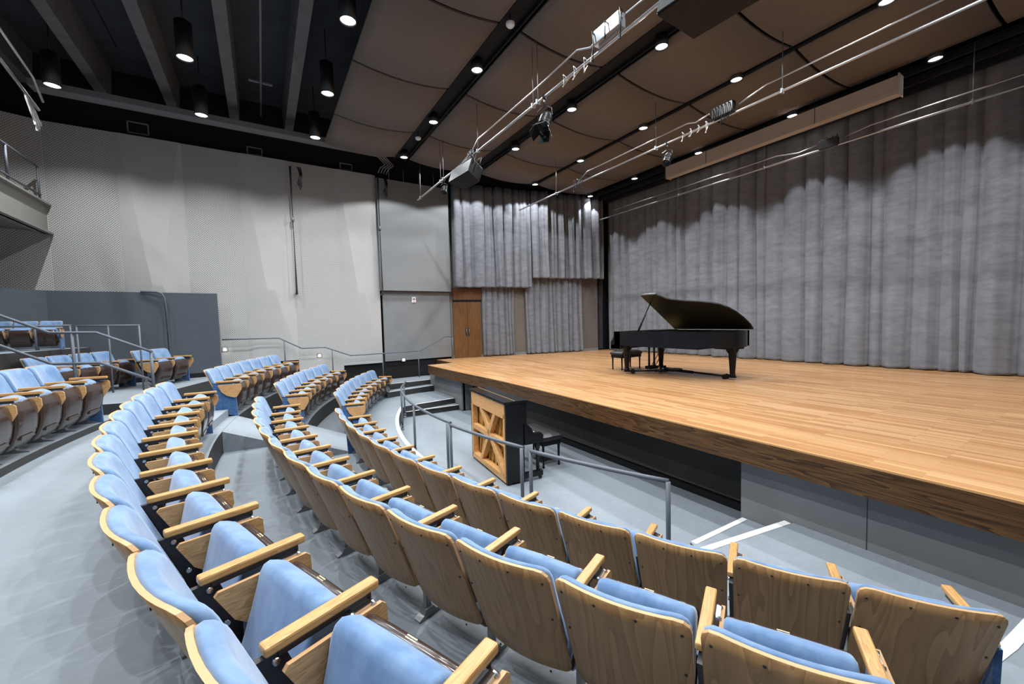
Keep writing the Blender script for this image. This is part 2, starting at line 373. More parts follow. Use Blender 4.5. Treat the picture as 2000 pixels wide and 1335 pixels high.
rowsp = [
 # radius, floor, first boundary angle, pitch, seats, phrase, counted from, group, left-to-right sign, right end panel, left end panel
 (11.00, TIER[0], -4.73, 2.970, 13, 'from the aisle in the long row behind the curved railing', 'long first row of seats', 1, True, True),
 (12.10, TIER[1], -4.77, 2.694, 13, 'from the aisle in the second long row from the stage', 'long second row of seats', 1, True, True),
 (13.20, TIER[2], -4.65, 2.490, 12, 'from the aisle in the third long row from the stage', 'long third row of seats', 1, False, True),
 (11.03, TIER[0], -11.62, -2.774, 8, 'from the aisle in the first short row by the side wall', 'short first row of seats', -1, True, True),
 (12.03, TIER[1], -10.36, -2.640, 7, 'from the aisle in the second short row by the side wall', 'short second row of seats', -1, True, True),
 (13.10, TIER[2], -10.49, -2.328, 7, 'from the aisle in the third short row by the side wall', 'short third row of seats', -1, True, True),
 (15.06, 1.05, -10.43, 2.13, 7, 'from the aisle in the row behind the wide grey walkway', 'seats behind the walkway', 1, False, True),
 (16.20, TIER[3], -15.0, -1.875, 4, 'from the front in the row under the two-bar stair rail', 'seats behind the stair rail', -1, True, True),
 (15.45, TIER[3], -20.6, -2.15, 2, 'of the pair beyond the stair rail by the charcoal wall', 'pair of seats by the charcoal wall', -1, False, True),
]
for R_, z, a0, da, n, phrase, grp, sgn, re, le in rowsp:
    pitch = abs(math.radians(da))*R_; yz = 1.18 if z == 1.05 else 1.0
    for i in range(n):
        a = a0 + da*(i+0.5)
        lab = f'oak-backed blue seat, {ORD[i+1]} {phrase}'
        if sgn > 0: right = re and i == n-1; left = le and i == 0
        else: right = re and i == 0; left = le and i == n-1
        seat(R_, a, z, min(1.0, pitch/W*0.995), lab, grp, right, left, tilt=random.uniform(-0.05, 0.07), yz=yz)
# highest row, facing the hall from the charcoal wall
for i in range(3):
    seat(0, 0, TIER[4], 0.86, f'blue-backed seat, {ORD[i+1]} from the charcoal wall corner in the highest row', 'seats in the highest row', False, i == 0, scale=0.70, pos=(-12.10, -3.70-0.345*i), rz=-PI/2+0.05)

# ------------------------------------------------------------------ floors and steps
def arc(r, a0, a1, n=40): return [polar(r, a0+(a1-a0)*i/n) for i in range(n+1)]
def tier_poly(r0, r1, al0, ar0, al1, ar1): return arc(r0, al0, ar0) + arc(r1, ar1, al1)
def aX(r): return math.degrees(math.asin((WX-CX)/r))
RX = 1.2
def aR(r): return math.degrees(math.asin((RX-CX)/r))
struct(MB().box((-6.3, 3.5, -0.05), (16.2, 21.0, 0.10)).build('floor', 'floor'))
# pit-side tier with the flat area beside the steps to the stage
c_poly = arc(9.77, 26.4, -25.3) + [(-10.60, 3.36), (-10.80, 4.71), (-12.35, 4.71), (-12.30, 3.12), polar(11.56, -33.5)] + arc(11.56, -33, aR(11.56))[1:] + [(RX, 4.71), (-1.95, 4.71), (-2.14, 3.62)]
def slab(name, poly, z, mats=('floor', 'stepedge')): return struct(MB().prism(poly, 0.0, z, 'z', 0, 1).build(name, list(mats)))
slab('floor_2', c_poly, TIER[0])
slab('floor_3', arc(11.52, aR(11.52), -33.0) + [(-12.72, 3.15), (-12.78, 4.70), (-12.78, 5.4), (WX, 5.4)] + [polar(12.64, aX(12.64))] + arc(12.64, aX(12.64), aR(12.64))[1:], TIER[1])
slab('floor_4', arc(12.60, aR(12.60), aX(12.60)) + arc(14.62, aX(14.62), aR(14.62)), TIER[2])
slab('floor_5', arc(14.40, -13.2, aX(14.40)) + arc(19.5, aX(19.5), -13.2), TIER[3])
slab('floor_7', arc(14.48, aR(14.48), -13.25) + arc(19.5, -13.25, aR(19.5)), 1.05)
slab('floor_6', arc(16.32, 4, -21.5) + arc(18.9, -21.5, 4), TIER[4])
def step(name, poly, z0, z1, label, mats=('floor', 'stepedge', 'tape')):
    return struct(MB().prism(poly, z0, z1, 'z', 0, 1).build(name, list(mats)))
# two low steps at each end of the pit and the risers up to the landing
step('floor_8', [(-10.58, 3.08), (-10.52, 4.70), (-10.82, 4.70), (-10.62, 3.35)], 0.0, 0.15, '')
step('floor_9', [(-12.08, 3.08), (-12.50, 3.2), (-12.80, 4.70), (-12.45, 4.70), (-12.22, 3.6)], TIER[0], 0.47, '')
step('floor_10', [(-2.47, 4.70), (-2.50, 3.72), (-2.14, 3.58), (-1.93, 4.70)], 0.0, 0.15, '')
def ramp_slab(name, r0, r1, a0, a1, zb, z0, z1, n=8):
    mb = MB(); A = arc(r0, a0, a1, n); B = arc(r1, a0, a1, n); f = lambda p, z: mb.bm.verts.new((p[0], p[1], z))
    ta = [f(p, z0) for p in A]; tb = [f(p, z1) for p in B]; ba = [f(p, zb) for p in A]; bb_ = [f(p, zb) for p in B]
    for k in range(n):
        mb._fin([mb.bm.faces.new((ta[k], ta[k+1], tb[k+1], tb[k])), mb.bm.faces.new((bb_[k], bb_[k+1], ba[k+1], ba[k])), mb.bm.faces.new((tb[k], tb[k+1], bb_[k+1], bb_[k]))], 0)
        if z0 > zb+1e-3: mb._fin([mb.bm.faces.new((ba[k], ba[k+1], ta[k+1], ta[k]))], 1)
    mb._fin([mb.bm.faces.new((ba[0], ta[0], tb[0], bb_[0])), mb.bm.faces.new((ba[n], bb_[n], tb[n], ta[n]))], 1)
    return struct(mb.build(name, ['floor', 'floor']))
ramp_slab('floor_11', 11.80, 12.61, -4.95, -10.3, TIER[1], TIER[1]+0.002, TIER[2])
ramp_slab('floor_12', 10.75, 11.53, -5.0, -11.3, TIER[0], TIER[0]+0.002, TIER[1])
ramp_slab('floor_13', 12.74, 13.5, -5.0, -10.2, TIER[2], TIER[2]+0.13, TIER[2]+0.13)
# white edge lines
def ribbon(name, pts, w, z):
    mb = MB(); q = []
    for i, p in enumerate(pts):
        p = Vector(p); t = (Vector(pts[min(i+1, len(pts)-1)]) - Vector(pts[max(i-1, 0)])).normalized(); n = Vector((-t.y, t.x))*w/2
        q.append((p+n, p-n))
    for (a, b_), (c, d) in zip(q, q[1:]): mb.face([(a.x, a.y, z), (c.x, c.y, z), (d.x, d.y, z), (b_.x, b_.y, z)])
    return mb.build(name, 'tape')
tag(ribbon('edge_stripe', arc(9.81, 26.2, -25.0, 60), 0.075, TIER[0]+0.004), 'white painted stripe along the curved platform edge under the railing', 'stripe')
tag(ribbon('edge_stripe', [(-1.99, 4.68), (-2.17, 3.62), (-2.2, 3.45)], 0.07, TIER[0]+0.004), 'upper of two white stripes on steps at the grey stage wall', 'stripe', 'stripes on the steps')
tag(ribbon('edge_stripe', [(-2.44, 4.68), (-2.47, 3.74)], 0.06, 0.154), 'lower of two white stripes on steps at the grey stage wall', 'stripe', 'stripes on the steps')
tag(ribbon('edge_stripe', [(-0.62, 2.9), (-0.42, 4.1), (-0.36, 4.68)], 0.07, TIER[0]+0.004), 'white floor stripe at the end of the row behind the railing', 'stripe')
for i, (p, w, z) in enumerate((([(-10.56, 3.12), (-10.50+0.02, 4.68)], 0.05, 0.154), ([(-10.63, 3.38), (-10.78, 4.68)], 0.05, TIER[0]+0.004), ([(-12.10, 3.12), (-12.25, 3.6), (-12.47, 4.68)], 0.05, 0.474), ([(-12.74, 3.17), (-12.80, 4.68)], 0.05, TIER[1]+0.004))):
    tag(ribbon('step_nosing', p, w, z), f'pale nosing strip on the {ORD[i+1]} step up from the pit to the stage landing', 'nosing', 'step nosings by the stage')

# ------------------------------------------------------------------ stage
def lip(x): return 4.49 + 0.09*math.exp(-((x+7.6)/2.6)**2)
SX = RX-0.03
xs = [-12.33 + (SX+12.33)*i/40 for i in range(41)]
front = [(x, lip(x)) for x in xs]
poly = front + [(SX, 13.4), (-12.42, 13.4), (-13.88, 6.0), (-13.88, 5.40), (-12.40, 5.40)]
stage = empty('stage', (-6, 4.5, STAGE), 0, 'raised oak stage platform with honey strip boards and a dark grained oak front', 'stage')
def local(o, root):
    o.parent = root; o.matrix_parent_inverse = Matrix.Translation(-root.location); return o
local(MB().prism(poly, STAGE-0.06, STAGE, 'z', 0, 0).build('stage_floor', ['stage']), stage)
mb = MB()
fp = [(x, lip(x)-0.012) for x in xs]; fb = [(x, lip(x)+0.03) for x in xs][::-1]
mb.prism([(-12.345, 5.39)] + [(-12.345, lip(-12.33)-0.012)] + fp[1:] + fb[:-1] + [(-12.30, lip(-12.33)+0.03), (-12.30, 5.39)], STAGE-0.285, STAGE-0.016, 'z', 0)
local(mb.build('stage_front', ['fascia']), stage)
mb = MB(); mb.prism(fp + [(x, lip(x)+0.02) for x in xs][::-1], STAGE-0.017, STAGE+0.0015, 'z', 0); local(mb.build('stage_nosing', ['lip']), stage)
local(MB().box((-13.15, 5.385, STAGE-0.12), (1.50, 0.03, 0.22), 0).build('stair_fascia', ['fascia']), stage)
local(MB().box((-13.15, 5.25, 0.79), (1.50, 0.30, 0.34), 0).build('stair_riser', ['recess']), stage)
# grey walls under the stage overhang
struct(MB().box((-11.55, 4.76, 0.45), (2.50, 0.10, 0.86)).build('wall_stage_left', ['greywall']))
struct(MB().box((-0.65, 4.76, 0.45), (3.70, 0.10, 0.86)).box((-1.34, 4.709, 0.45), (0.006, 0.004, 0.8), 1).build('wall_stage_right', ['greywall', 'black']))
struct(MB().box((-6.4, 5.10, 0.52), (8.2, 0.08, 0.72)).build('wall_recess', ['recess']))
struct(MB().box((-6.4, 5.14, 0.09), (8.2, 0.06, 0.17)).build('recess_black_strip', ['blackm']))  # black strip along the foot of the recess wall
struct(MB().box((-10.35, 4.95, 0.45), (0.10, 0.40, 0.86)).build('wall_column', ['greywall']))
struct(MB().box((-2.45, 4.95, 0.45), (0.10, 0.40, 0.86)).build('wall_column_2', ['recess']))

# ------------------------------------------------------------------ house wall on the left
H = lambda z: z + EYE
struct(MB().box((WX-0.25, 0.2, 4.6), (0.1, 13.6, 9.2)).build('wall_left', ['blackm']))
def wall_piece(name, y0, y1, z0, z1, mat, th=0.09):
    return struct(MB().box((WX-th/2, 0, 0), (0, 0, 0)).build(name, [mat])) if False else struct(MB().prism([(y0, H(z0)), (y1, H(z0)), (y1, H(z1)), (y0, H(z1))], WX-th, WX, 'x', 0).build(name, [mat]))
ZT = 4.95
wall_piece('wall_panel', -4.16, -2.91, -1.3, ZT, 'perf'); wall_piece('wall_panel', -1.60, -0.35, -1.3, ZT, 'perf'); wall_piece('wall_panel', 0.91, 2.20, -1.48, ZT, 'perf')
o = MB(); o.prism([(-0.045, -0.9), (0.0, -0.9), (0.0, 0.9), (-0.045, 0.9)], H(-1.3), H(5.0), 'z', 0)
# angled perforated bay behind the balcony
bay = MB(); bay.box((0, -1.0, H(1.8)), (0.09, 2.0, 6.3), 0); struct(bay.build('wall_bay', ['perf'], loc=(WX-0.045, -4.17, 0), rz=0.30))
o.bm.free()
def folded(y0, y1, zb, zt, zm, k=0.42, dep=0.16):
    """plain panel folded to a waist at zm"""
    ym0, ym1 = y0+(y1-y0)*k, y0+(y1-y0)*(1-k); mb = MB(); x = WX
    A, B, C, D = (x, y0, zt), (x, y1, zt), (x, y0, zb), (x, y1, zb); P1, P2 = (x+dep, ym0, zm), (x+dep, ym1, zm)
    E1, E2 = (x+0.02, y0+(y1-y0)*0.16, zb), (x+0.02, y0+(y1-y0)*0.84, zb)
    F1, F2 = (x+0.02, y0+(y1-y0)*0.05, zt), (x+0.02, y0+(y1-y0)*0.95, zt)
    mb.face([F1, F2, P2, P1]); mb.face([P1, P2, E2, E1]); mb.face([A, F1, P1, E1, C][:3]); mb.face([A, P1, C]); mb.face([C, P1, E1]); mb.face([F2, B, P2]); mb.face([B, D, P2]); mb.face([P2, D, E2])
    mb.face([(x-0.09, y0, zt), (x-0.09, y1, zt), B, F2, F1, A]); mb.face([(x-0.09, y0, zb), (x-0.09, y1, zb), D, E2, E1, C])
    mb.face([(x-0.09, y0, zb), C, A, (x-0.09, y0, zt)]); mb.face([(x-0.09, y1, zb), D, B, (x-0.09, y1, zt)])
    bmesh.ops.remove_doubles(mb.bm, verts=mb.bm.verts, dist=1e-5)
    return struct(mb.build('wall_panel', ['wall']))
folded(-2.91, -1.60, H(-1.3), H(ZT), H(1.15)); folded(-0.35, 0.91, H(-1.05), H(ZT), H(1.08)); folded(2.20, 3.45, H(-1.33), H(ZT), H(1.03))
struct(MB().box((WX-0.11, 0.6, 0.75), (0.08, 10.0, 1.3)).build('baseboard_left', ['blackm']))
# grey box bay above the landing and the wall below it
struct(MB().box((WX-0.02, 4.72, H(2.98)), (0.36, 2.54, 3.72)).build('wall_box', ['boxgrey']))
struct(MB().box((WX-0.05, 4.76, H(-0.1)), (0.09, 2.46, 2.4)).build('wall_landing', ['greywall']))
# stage side wall, splayed
SW0, SW1 = Vector((WX, 6.0)), Vector((-12.60, 12.25))
swd = (SW1-SW0).normalized(); swn = Vector((swd.y, -swd.x)); swa = math.atan2(swd.y, swd.x); SL = (SW1-SW0).length
def sw(s, off=0.0): p = SW0 + swd*s + swn*off; return (p.x, p.y)
struct(MB().box((SL/2, 0.04, 6.9), (SL, 0.10, 2.6), 0).build('wall_stage_side_2', ['blackm'], loc=(SW0.x, SW0.y, STAGE), rz=swa))
mb = MB(); mb.box((SL/2, 0.06, 2.8), (SL, 0.12, 5.6), 0); struct(mb.build('wall_stage_side', ['taupe'], loc=(SW0.x, SW0.y, STAGE), rz=swa))
struct(MB().box((SL/2, -0.008, 0.05), (SL, 0.016, 0.10), 0).build('baseboard_stage_side', ['greywall'], loc=(SW0.x, SW0.y, STAGE), rz=swa))
# double door
dr = struct(empty('door_1', (*sw(0.10, 0.0), STAGE), swa))
for k in (0, 1): 
    lf = MB().box((0.26+0.53*k, -0.03, 1.06), (0.52, 0.05, 2.10), 0).build('door_leaf', ['door'], dr)
    MB().box((0.475+0.10*k, -0.062, 0.98), (0.05, 0.012, 0.30), 0).tube([(0.475+0.10*k, -0.10, 0.90), (0.475+0.10*k, -0.10, 1.10)], 0.010, 1).build('door_handle', ['black', 'conduit'], lf)
MB().box((0.55, -0.03, 2.16), (1.10, 0.06, 0.06), 0).build('door_frame', ['ebony_satin'], dr)
MB().box((0.55, -0.025, 2.40), (1.10, 0.04, 0.42), 0).build('door_transom', ['door'], dr)
# rear wall, right wall, wall behind the curtain: plain room shell
struct(MB().box((-6.3, -7.0, 4.5), (16.0, 0.2, 9.2)).build('wall_rear', ['greywall']))
struct(MB().box((RX+0.1, 3.2, 4.5), (0.2, 20.6, 9.2)).build('wall_right', ['greywall']))
struct(MB().box((-6.3, 13.6, 4.5), (16.0, 0.2, 9.2)).build('wall_back', ['blackm']))
struct(MB().box((-13.4, 12.9, 4.5), (1.2, 1.2, 9.2)).build('wall_wing', ['blackm']))

# charcoal block behind the short rows
mb = MB(); cw = [(-13.42, -1.0), (-13.08, -4.05), (-12.25, -4.60), (-11.3, -5.2), (-11.4, -5.4), (-12.4, -4.78), (-13.25, -4.12), (-13.56, -1.0)]
mb.prism(cw, TIER[3]-0.02, H(0.93), 'z', 0); struct(mb.build('wall_charcoal', ['darkwall']))
struct(MB().prism([(-13.405, -1.01), (-13.07, -4.0), (-13.11, -4.0), (-13.445, -1.01)], TIER[3], TIER[3]+0.12, 'z').build('baseboard_charcoal', ['blackm']))
tag(MB().tube([(-13.22, -2.50, H(0.94)), (-13.20, -2.20, H(0.94)), (-13.19, -2.10, H(0.90)), (-13.19, -2.05, H(0.78)), (-13.20, -2.04, H(0.5)), (-13.20, -2.04, TIER[3])], 0.022).build('conduit', ['railm']), 'grey conduit bending down the charcoal wall', 'conduit')

# ------------------------------------------------------------------ ceiling
struct(MB().box((-6.3, 3.2, 9.15), (16.0, 21.0, 0.1)).build('ceiling', ['deck']))
for i in range(8):
    y = -3.05 + 1.34*(i-2)
    if y > 1.2 or y < -5.8: continue
    struct(MB().prism([(y-0.11, H(5.82)), (y+0.11, H(5.82)), (y+0.15, H(6.6)), (y-0.15, H(6.6))], WX-0.2, RX, 'x').build('ceiling_beam', ['beam']))
# acoustic clouds: four strips, bowed downwards, split across
strips = [(1.70, 3.63, 'nearest the house seats'), (4.08, 6.00, 'second from the house seats'), (6.50, 8.70, 'third from the house seats'), (8.90, 11.40, 'nearest the stage curtain')]
cuts = [-12.24, -10.43, -8.17, -5.97, -3.74, -1.52, 0.7]
for si, (y0, y1, ph) in enumerate(strips):
    for i, (x0, x1) in enumerate(zip(cuts, cuts[1:])):
        if i == 5 and si < 3: continue
        mb = MB(); xa, xb = x0+0.03, x1-0.03; n = 10
        f = lambda u, v: (xa+(xb-xa)*u, y0+(y1-y0)*v, H(5.0) - 0.10*(1-(2*v-1)**2))
        low = [(y0+(y1-y0)*j/n, H(5.0)-0.10*(1-(2*j/n-1)**2)) for j in range(n+1)]
        mb.prism(low + [(y, z+0.035) for y, z in low[::-1]], xa, xb, 'x', 0, 0, True)
        o = mb.build('ceiling_panel', ['cloud'])
        tag(o, f'bowed beige ceiling panel, {ORD[i+1]} from the side wall in the strip {ph}', 'ceiling panel', 'bowed acoustic ceiling panels')
for y, w in ((3.85, 0.34), (6.25, 0.36), (8.8, 0.12)):  # black plate added to keep each gap dark, between the channel sides
    tag(MB().box((-6.0, y, H(5.16)), (13.0, w, 0.10)).box((-6.0, y-w/2, H(5.10)), (13.0, 0.03, 0.14)).box((-6.0, y+w/2, H(5.10)), (13.0, 0.03, 0.14)).build('gap_channel_plate', ['blackm']),
        f'long black channel with added gap-darkening plate between bowed panels, {dict({3.85: "nearest the house seats", 6.25: "wide and in the middle", 8.8: "narrow and nearest the stage curtain"})[y]}', 'lighting channel')
# stage rigging tracks above the curtain
for i, (y, z) in enumerate(((11.75, 4.95), (12.05, 4.85), (12.4, 4.8))):
    tag(MB().box((-5.9, y, H(z)), (12.6, 0.06, 0.10)).box((-5.9, y, H(z)+0.08), (12.6, 0.12, 0.02)).build('curtain_track', ['black']), f'black rigging track above the stage curtain, {ORD[i+1]} from the ceiling panels', 'track', 'rigging tracks')
tag(MB().box((-13.05, -0.3, H(5.32)), (0.32, 7.4, 0.03)).box((-13.21, -0.3, H(5.37)), (0.02, 7.4, 0.14)).box((-12.89, -0.3, H(5.37)), (0.02, 7.4, 0.14)).build('hanging_cable_tray', ['conduit']), 'long grey cable tray running along the top of the side wall', 'cable tray')
for i, (y, z, w, h) in enumerate(((-2.47, 5.22, 0.40, 0.27), (0.07, 5.14, 0.36, 0.20), (2.58, 5.14, 0.36, 0.19))):
    t = empty('air_vent', (WX-0.19, y, H(z)), 0, f'dark square air vent high on the black wall band, {ORD[i+1]} from the balcony', 'vent', 'air vents')
    mb = MB(); 
    for (c, d) in (((0, 0, h/2), (0.03, w, 0.03)), ((0, 0, -h/2), (0.03, w, 0.03)), ((0, w/2, 0), (0.03, 0.03, h)), ((0, -w/2, 0), (0.03, 0.03, h))): mb.box(c, d)
    mb.build('frame', ['conduit'], t)
    mb = MB()
    for k in range(6): mb.box((-0.005, 0, -h/2+h*(k+0.5)/6), (0.012, w, 0.012))
    mb.build('grille', ['black'], t)

# ------------------------------------------------------------------ lamps
def spot(parent, loc, power, size, blend, radius=0.03, aim=None):
    d = bpy.data.lights.new('spot', 'SPOT'); d.energy = power; d.spot_size = math.radians(size); d.spot_blend = blend; d.shadow_soft_size = radius; d.color = (0.95, 0.98, 1.0)
    o = bpy.data.objects.new('bulb', d); COL.objects.link(o); o.parent = parent; o.location = loc
    if aim: o.rotation_euler = aim
    return o
def downlight(x, y, z, label, group, length=0.30, r=0.115, stem=0.35, power=300, size=125, blend=0.35):
    t = empty('downlight', (x, y, z), 0, label, 'downlight', group)
    MB().lathe([(0, length), (r, length), (r, -0.02), (r-0.012, -0.02), (r-0.012, 0.012)], n=24).build('housing', ['black'], t)
    MB().lathe([(0, 0.004), (r-0.016, 0.004)], n=24).build('lens', ['lens'], t)
    MB().tube([(0, 0, length), (0, 0, length+stem)], 0.012).box((0, 0, length+0.03), (0.08, 0.08, 0.06)).build('stem', ['black'], t)
    spot(t, (0, 0, -0.025), power, size, blend)
    return t
PP, PS = 285, 190
for i, x in enumerate((-11.95, -9.58, -7.16)): downlight(x, 1.45, H(5.0), f'black hanging cylinder lamp beside the ceiling panels, {ORD[i+1]} from the side wall', 'hanging cylinder lamps', 0.62, 0.135, 0.7, PP, 130, 0.75)
for i, x in enumerate((-11.96, -9.61)): downlight(x, -0.96, H(5.0), f'black hanging cylinder lamp in the middle of the dark ceiling, {ORD[i+1]} from the side wall', 'hanging cylinder lamps', 0.62, 0.135, 0.7, PP, 130, 0.75)
downlight(-11.96, -3.36, H(5.0), 'black hanging cylinder lamp above the balcony rail', 'hanging cylinder lamps', 0.62, 0.135, 0.7, PP, 130, 0.75)
rows_l = [(3.82, (-11.9, -9.5, -7.15), 'near black ceiling channel'), (6.43, (-12.25, -9.83, -7.37, -4.88), 'middle black ceiling channel'), (8.68, (-12.02, -9.58, -7.16, -4.75, -2.37), 'narrow black ceiling channel'), (11.47, (-12.12, -9.86, -7.41, -4.89, -2.39), 'dark gap before the stage curtain')]
for y, xs_, ph in rows_l:
    for i, x in enumerate(xs_): downlight(x, y, H(4.92), f'round black downlight, {ORD[i+1]} from the side wall, in the {ph}', 'downlights between the ceiling panels', 0.17, 0.118, 0.02, PS if y < 11 else PS*0.6, 138 if y < 11 else 84, 0.16)
tag_back = downlight(-2.36, 13.1, H(4.85), 'half hidden downlight behind the top of the stage curtain', 'downlights between the ceiling panels', 0.17, 0.118, 0.1, 20, 100, 0.3)
# the same rows of lamps go on beyond the frame over the photographer's side
for x, y, p in ((-4.8, 1.45, PP), (-2.4, 1.45, PP), (0.0, 1.45, PP), (-7.2, -0.96, PP), (-4.8, -0.96, PP), (-2.4, -0.96, PP), (0.0, -0.96, PP), (-9.6, -3.36, PP), (-7.2, -3.36, PP), (-4.8, -3.36, PP), (-2.4, -3.36, PP), (-4.75, 3.82, PS), (-2.4, 3.82, PS), (0, 3.82, PS), (-2.4, 6.43, PS), (0.0, 6.43, PS), (0, 8.68, PS), (0, 11.47, PS*0.55)):
    spot(None, (x, y, H(4.95)), p, 130 if y < 2 else 138 if y < 11 else 84, 0.75 if y < 2 else 0.16)

# ------------------------------------------------------------------ camera
cam = bpy.data.cameras.new('camera'); cam.sensor_width = 36.0; cam.lens = 778.0/2000*36.0; cam.clip_start = 0.02; cam.clip_end = 200
co = bpy.data.objects.new('camera', cam); COL.objects.link(co)
r_, d_, f_ = (0.530946560866861, 0.8470206814666715, -0.025528702892780572), (0.03228485980746066, -0.05032293709092148, -0.9982110447344066), (-0.8467900786681816, 0.5291725306270899, -0.05406473433631545)
co.matrix_world = Matrix(((r_[0], -d_[0], -f_[0], 0.0), (r_[1], -d_[1], -f_[1], 0.0), (r_[2], -d_[2], -f_[2], EYE), (0, 0, 0, 1)))
sc.camera = co
#PART2#
# ------------------------------------------------------------------ curtains
def curtain(name, p0, p1, zlo, zhi, lam, amp, seed, label, mat='curtain', hem=0.02, nz=14, flare=0.0, group=None):
    p0, p1 = Vector(p0), Vector(p1); d = (p1-p0); LEN = d.length; d.normalize(); n = Vector((d.y, -d.x)); rnd = random.Random(seed)
    # irregular pleats: rounded fronts, sharp valleys
    edges = [0.0]
    while edges[-1] < LEN: edges.append(edges[-1] + lam*rnd.uniform(0.55, 1.5))
    prof = []
    for a, b_ in zip(edges, edges[1:]):
        A = amp*rnd.uniform(0.5, 1.15)*min(1.3, (b_-a)/lam+0.2); sk = rnd.uniform(0.75, 1.35); lobe = rnd.uniform(0, 0.25); sub = rnd.choice((1, 2, 2, 3))
        for k in range(10):
            u = k/10; v = u**sk
            prof.append((a+(b_-a)*u, A*(math.sin(PI*v)**0.42) + A*lobe*math.sin(PI*sub*2*v)*math.sin(PI*v), rnd.uniform(-1, 1)))
    prof = [q for q in prof if q[0] <= LEN] ; ph = [rnd.uniform(0, 9) for _ in range(4)]
    mb = MB(); rows = []
    for s, off, jit in prof:
        col = []
        for j in range(nz+1):
            v = j/nz; z = zlo+(zhi-zlo)*v
            k = 0.7+0.3*(1-v)**0.5 + flare*(1-v)**6
            ds = 0.03*math.sin(s*5+ph[0]+v*2.2)*(1-v) + 0.02*math.sin(s*11+ph[1]+v*4)*(1-v)
            o = off*k + 0.012*math.sin(s*3.1+v*5+ph[2])*(1-v)
            if j == 0: z += hem*(0.5+0.5*math.sin(s*17+ph[3]))*0.6; o += 0.010*math.sin(s*40+jit)
            if j == 1 and hem: z = zlo+0.07
            q = p0 + d*(s+ds) + n*o
            col.append(mb.bm.verts.new((q.x, q.y, z)))
        rows.append(col)
    mb._fin([mb.bm.faces.new((a[j], c[j], c[j+1], a[j+1])) for a, c in zip(rows, rows[1:]) for j in range(nz)], 0, True)
    o = mb.build(name, [mat], recalc=False)
    md = o.modifiers.new('solid', 'SOLIDIFY'); md.thickness = 0.006
    return tag(o, label, 'curtain', group)
curtain('stage_curtain', (-12.42, 12.78), (-0.05, 12.78), STAGE+0.008, H(5.05), 0.40, 0.15, 3, 'wide grey velvet curtain hanging in folds across the back of the stage', nz=22, hem=0.03, flare=0.15)
curtain('leg_curtain', (-13.20, 12.32), (-12.62, 12.58), STAGE+0.01, H(4.9), 0.17, 0.07, 5, 'narrow dark curtain in the back corner beside the wide stage curtain', 'curtain_dark')
curtain('valance', sw(0.10, 0.22), sw(3.17, 0.22), H(1.25), H(5.0), 0.36, 0.24, 11, 'short grey velvet drape hung high above the double door', nz=12, hem=0.03)
curtain('valance', sw(3.20, 0.25), sw(6.50, 0.22), H(1.62), H(5.0), 0.36, 0.24, 12, 'short grey velvet drape hung high beside the stage corner, with the higher hem', nz=12, hem=0.03)
curtain('side_curtain', sw(1.22, 0.04), sw(2.52, 0.04), STAGE+0.02, H(2.2), 0.20, 0.14, 13, 'narrow full-length grey velvet curtain right beside the double door', hem=0.02)
curtain('side_curtain', sw(2.98, 0.04), sw(5.52, 0.04), STAGE+0.02, H(2.4), 0.23, 0.15, 14, 'wider full-length grey velvet curtain on the stage side wall', hem=0.02, flare=0.3)

# ------------------------------------------------------------------ concert grand
gp = empty('grand_piano', (-7.16, 7.4, STAGE), 0, 'black concert grand piano with raised lid on the oak stage', 'piano')
def cx_(x): return x if x < 2.0 else 2.0+(x-2.0)*0.74
body = [(cx_(x), y) for x, y in [(0.12, 0.0), (1.15, 0.0), (1.42, 0.03), (1.70, 0.11), (2.00, 0.22), (2.30, 0.31), (2.55, 0.40), (2.75, 0.54), (2.87, 0.72), (2.93, 0.95), (2.91, 1.20), (2.82, 1.40), (2.66, 1.52), (2.5, 1.55), (0.12, 1.55)]]
def dense(P, k=5):
    out = []; n = len(P)
    for i in range(n):
        p0, p1, p2, p3 = (Vector(P[(i+j-1) % n]) for j in range(4))
        if (p2-p1).length > 0.6 or min(p1.x, p2.x) < 1.1: out.append(tuple(p1)); continue
        for t in range(k):
            t /= k; out.append(tuple(0.5*((2*p1)+(p2-p0)*t+(2*p0-5*p1+4*p2-p3)*t*t+(3*p1-p0-3*p2+p3)*t**3)))
    return out
body = dense([(0.12, 1.55), (0.12, 0.0)] + [(0.14, 0.0)] + body[1:-2] + [(cx_(2.5), 1.55)])
def inset(pts, d):
    out = []; n = len(pts)
    for i in range(n):
        a, b_, c = Vector(pts[i-1]), Vector(pts[i]), Vector(pts[(i+1) % n])
        e0, e1 = (b_-a).normalized(), (c-b_).normalized(); n0, n1 = Vector((-e0.y, e0.x)), Vector((-e1.y, e1.x))
        m = (n0+n1).normalized(); k = d/max(0.4, m.dot(n0)); out.append(tuple(b_+m*k))
    return out
inn = inset(body, 0.045)
mb = MB(); mb.prism(body, 0.69, 0.94, 'z', 0, 0, False)
bm = mb.bm; nb = len(body)
def ringwall(z0, z1):
    o0 = [bm.verts.new((x, y, z0)) for x, y in body]; o1 = [bm.verts.new((x, y, z1)) for x, y in body]; i1 = [bm.verts.new((x, y, z1)) for x, y in inn]; i0 = [bm.verts.new((x, y, z0)) for x, y in inn]
    for A, B in ((o0, o1), (o1, i1), (i1, i0)):
        mb._fin([bm.faces.new((A[i], A[(i+1) % nb], B[(i+1) % nb], B[i])) for i in range(nb)], 0, False)
ringwall(0.94, 1.03)
mb.prism([(0.12, 0.66), (2.2, 0.66), (2.2, 0.69), (0.12, 0.69)], 0.25, 1.3, 'y', 0)
mb.build('case', ['ebony'], gp)
MB().prism(inset(body, 0.05), 0.942, 0.955, 'z', 0).build('iron_frame', ['iron'], gp)
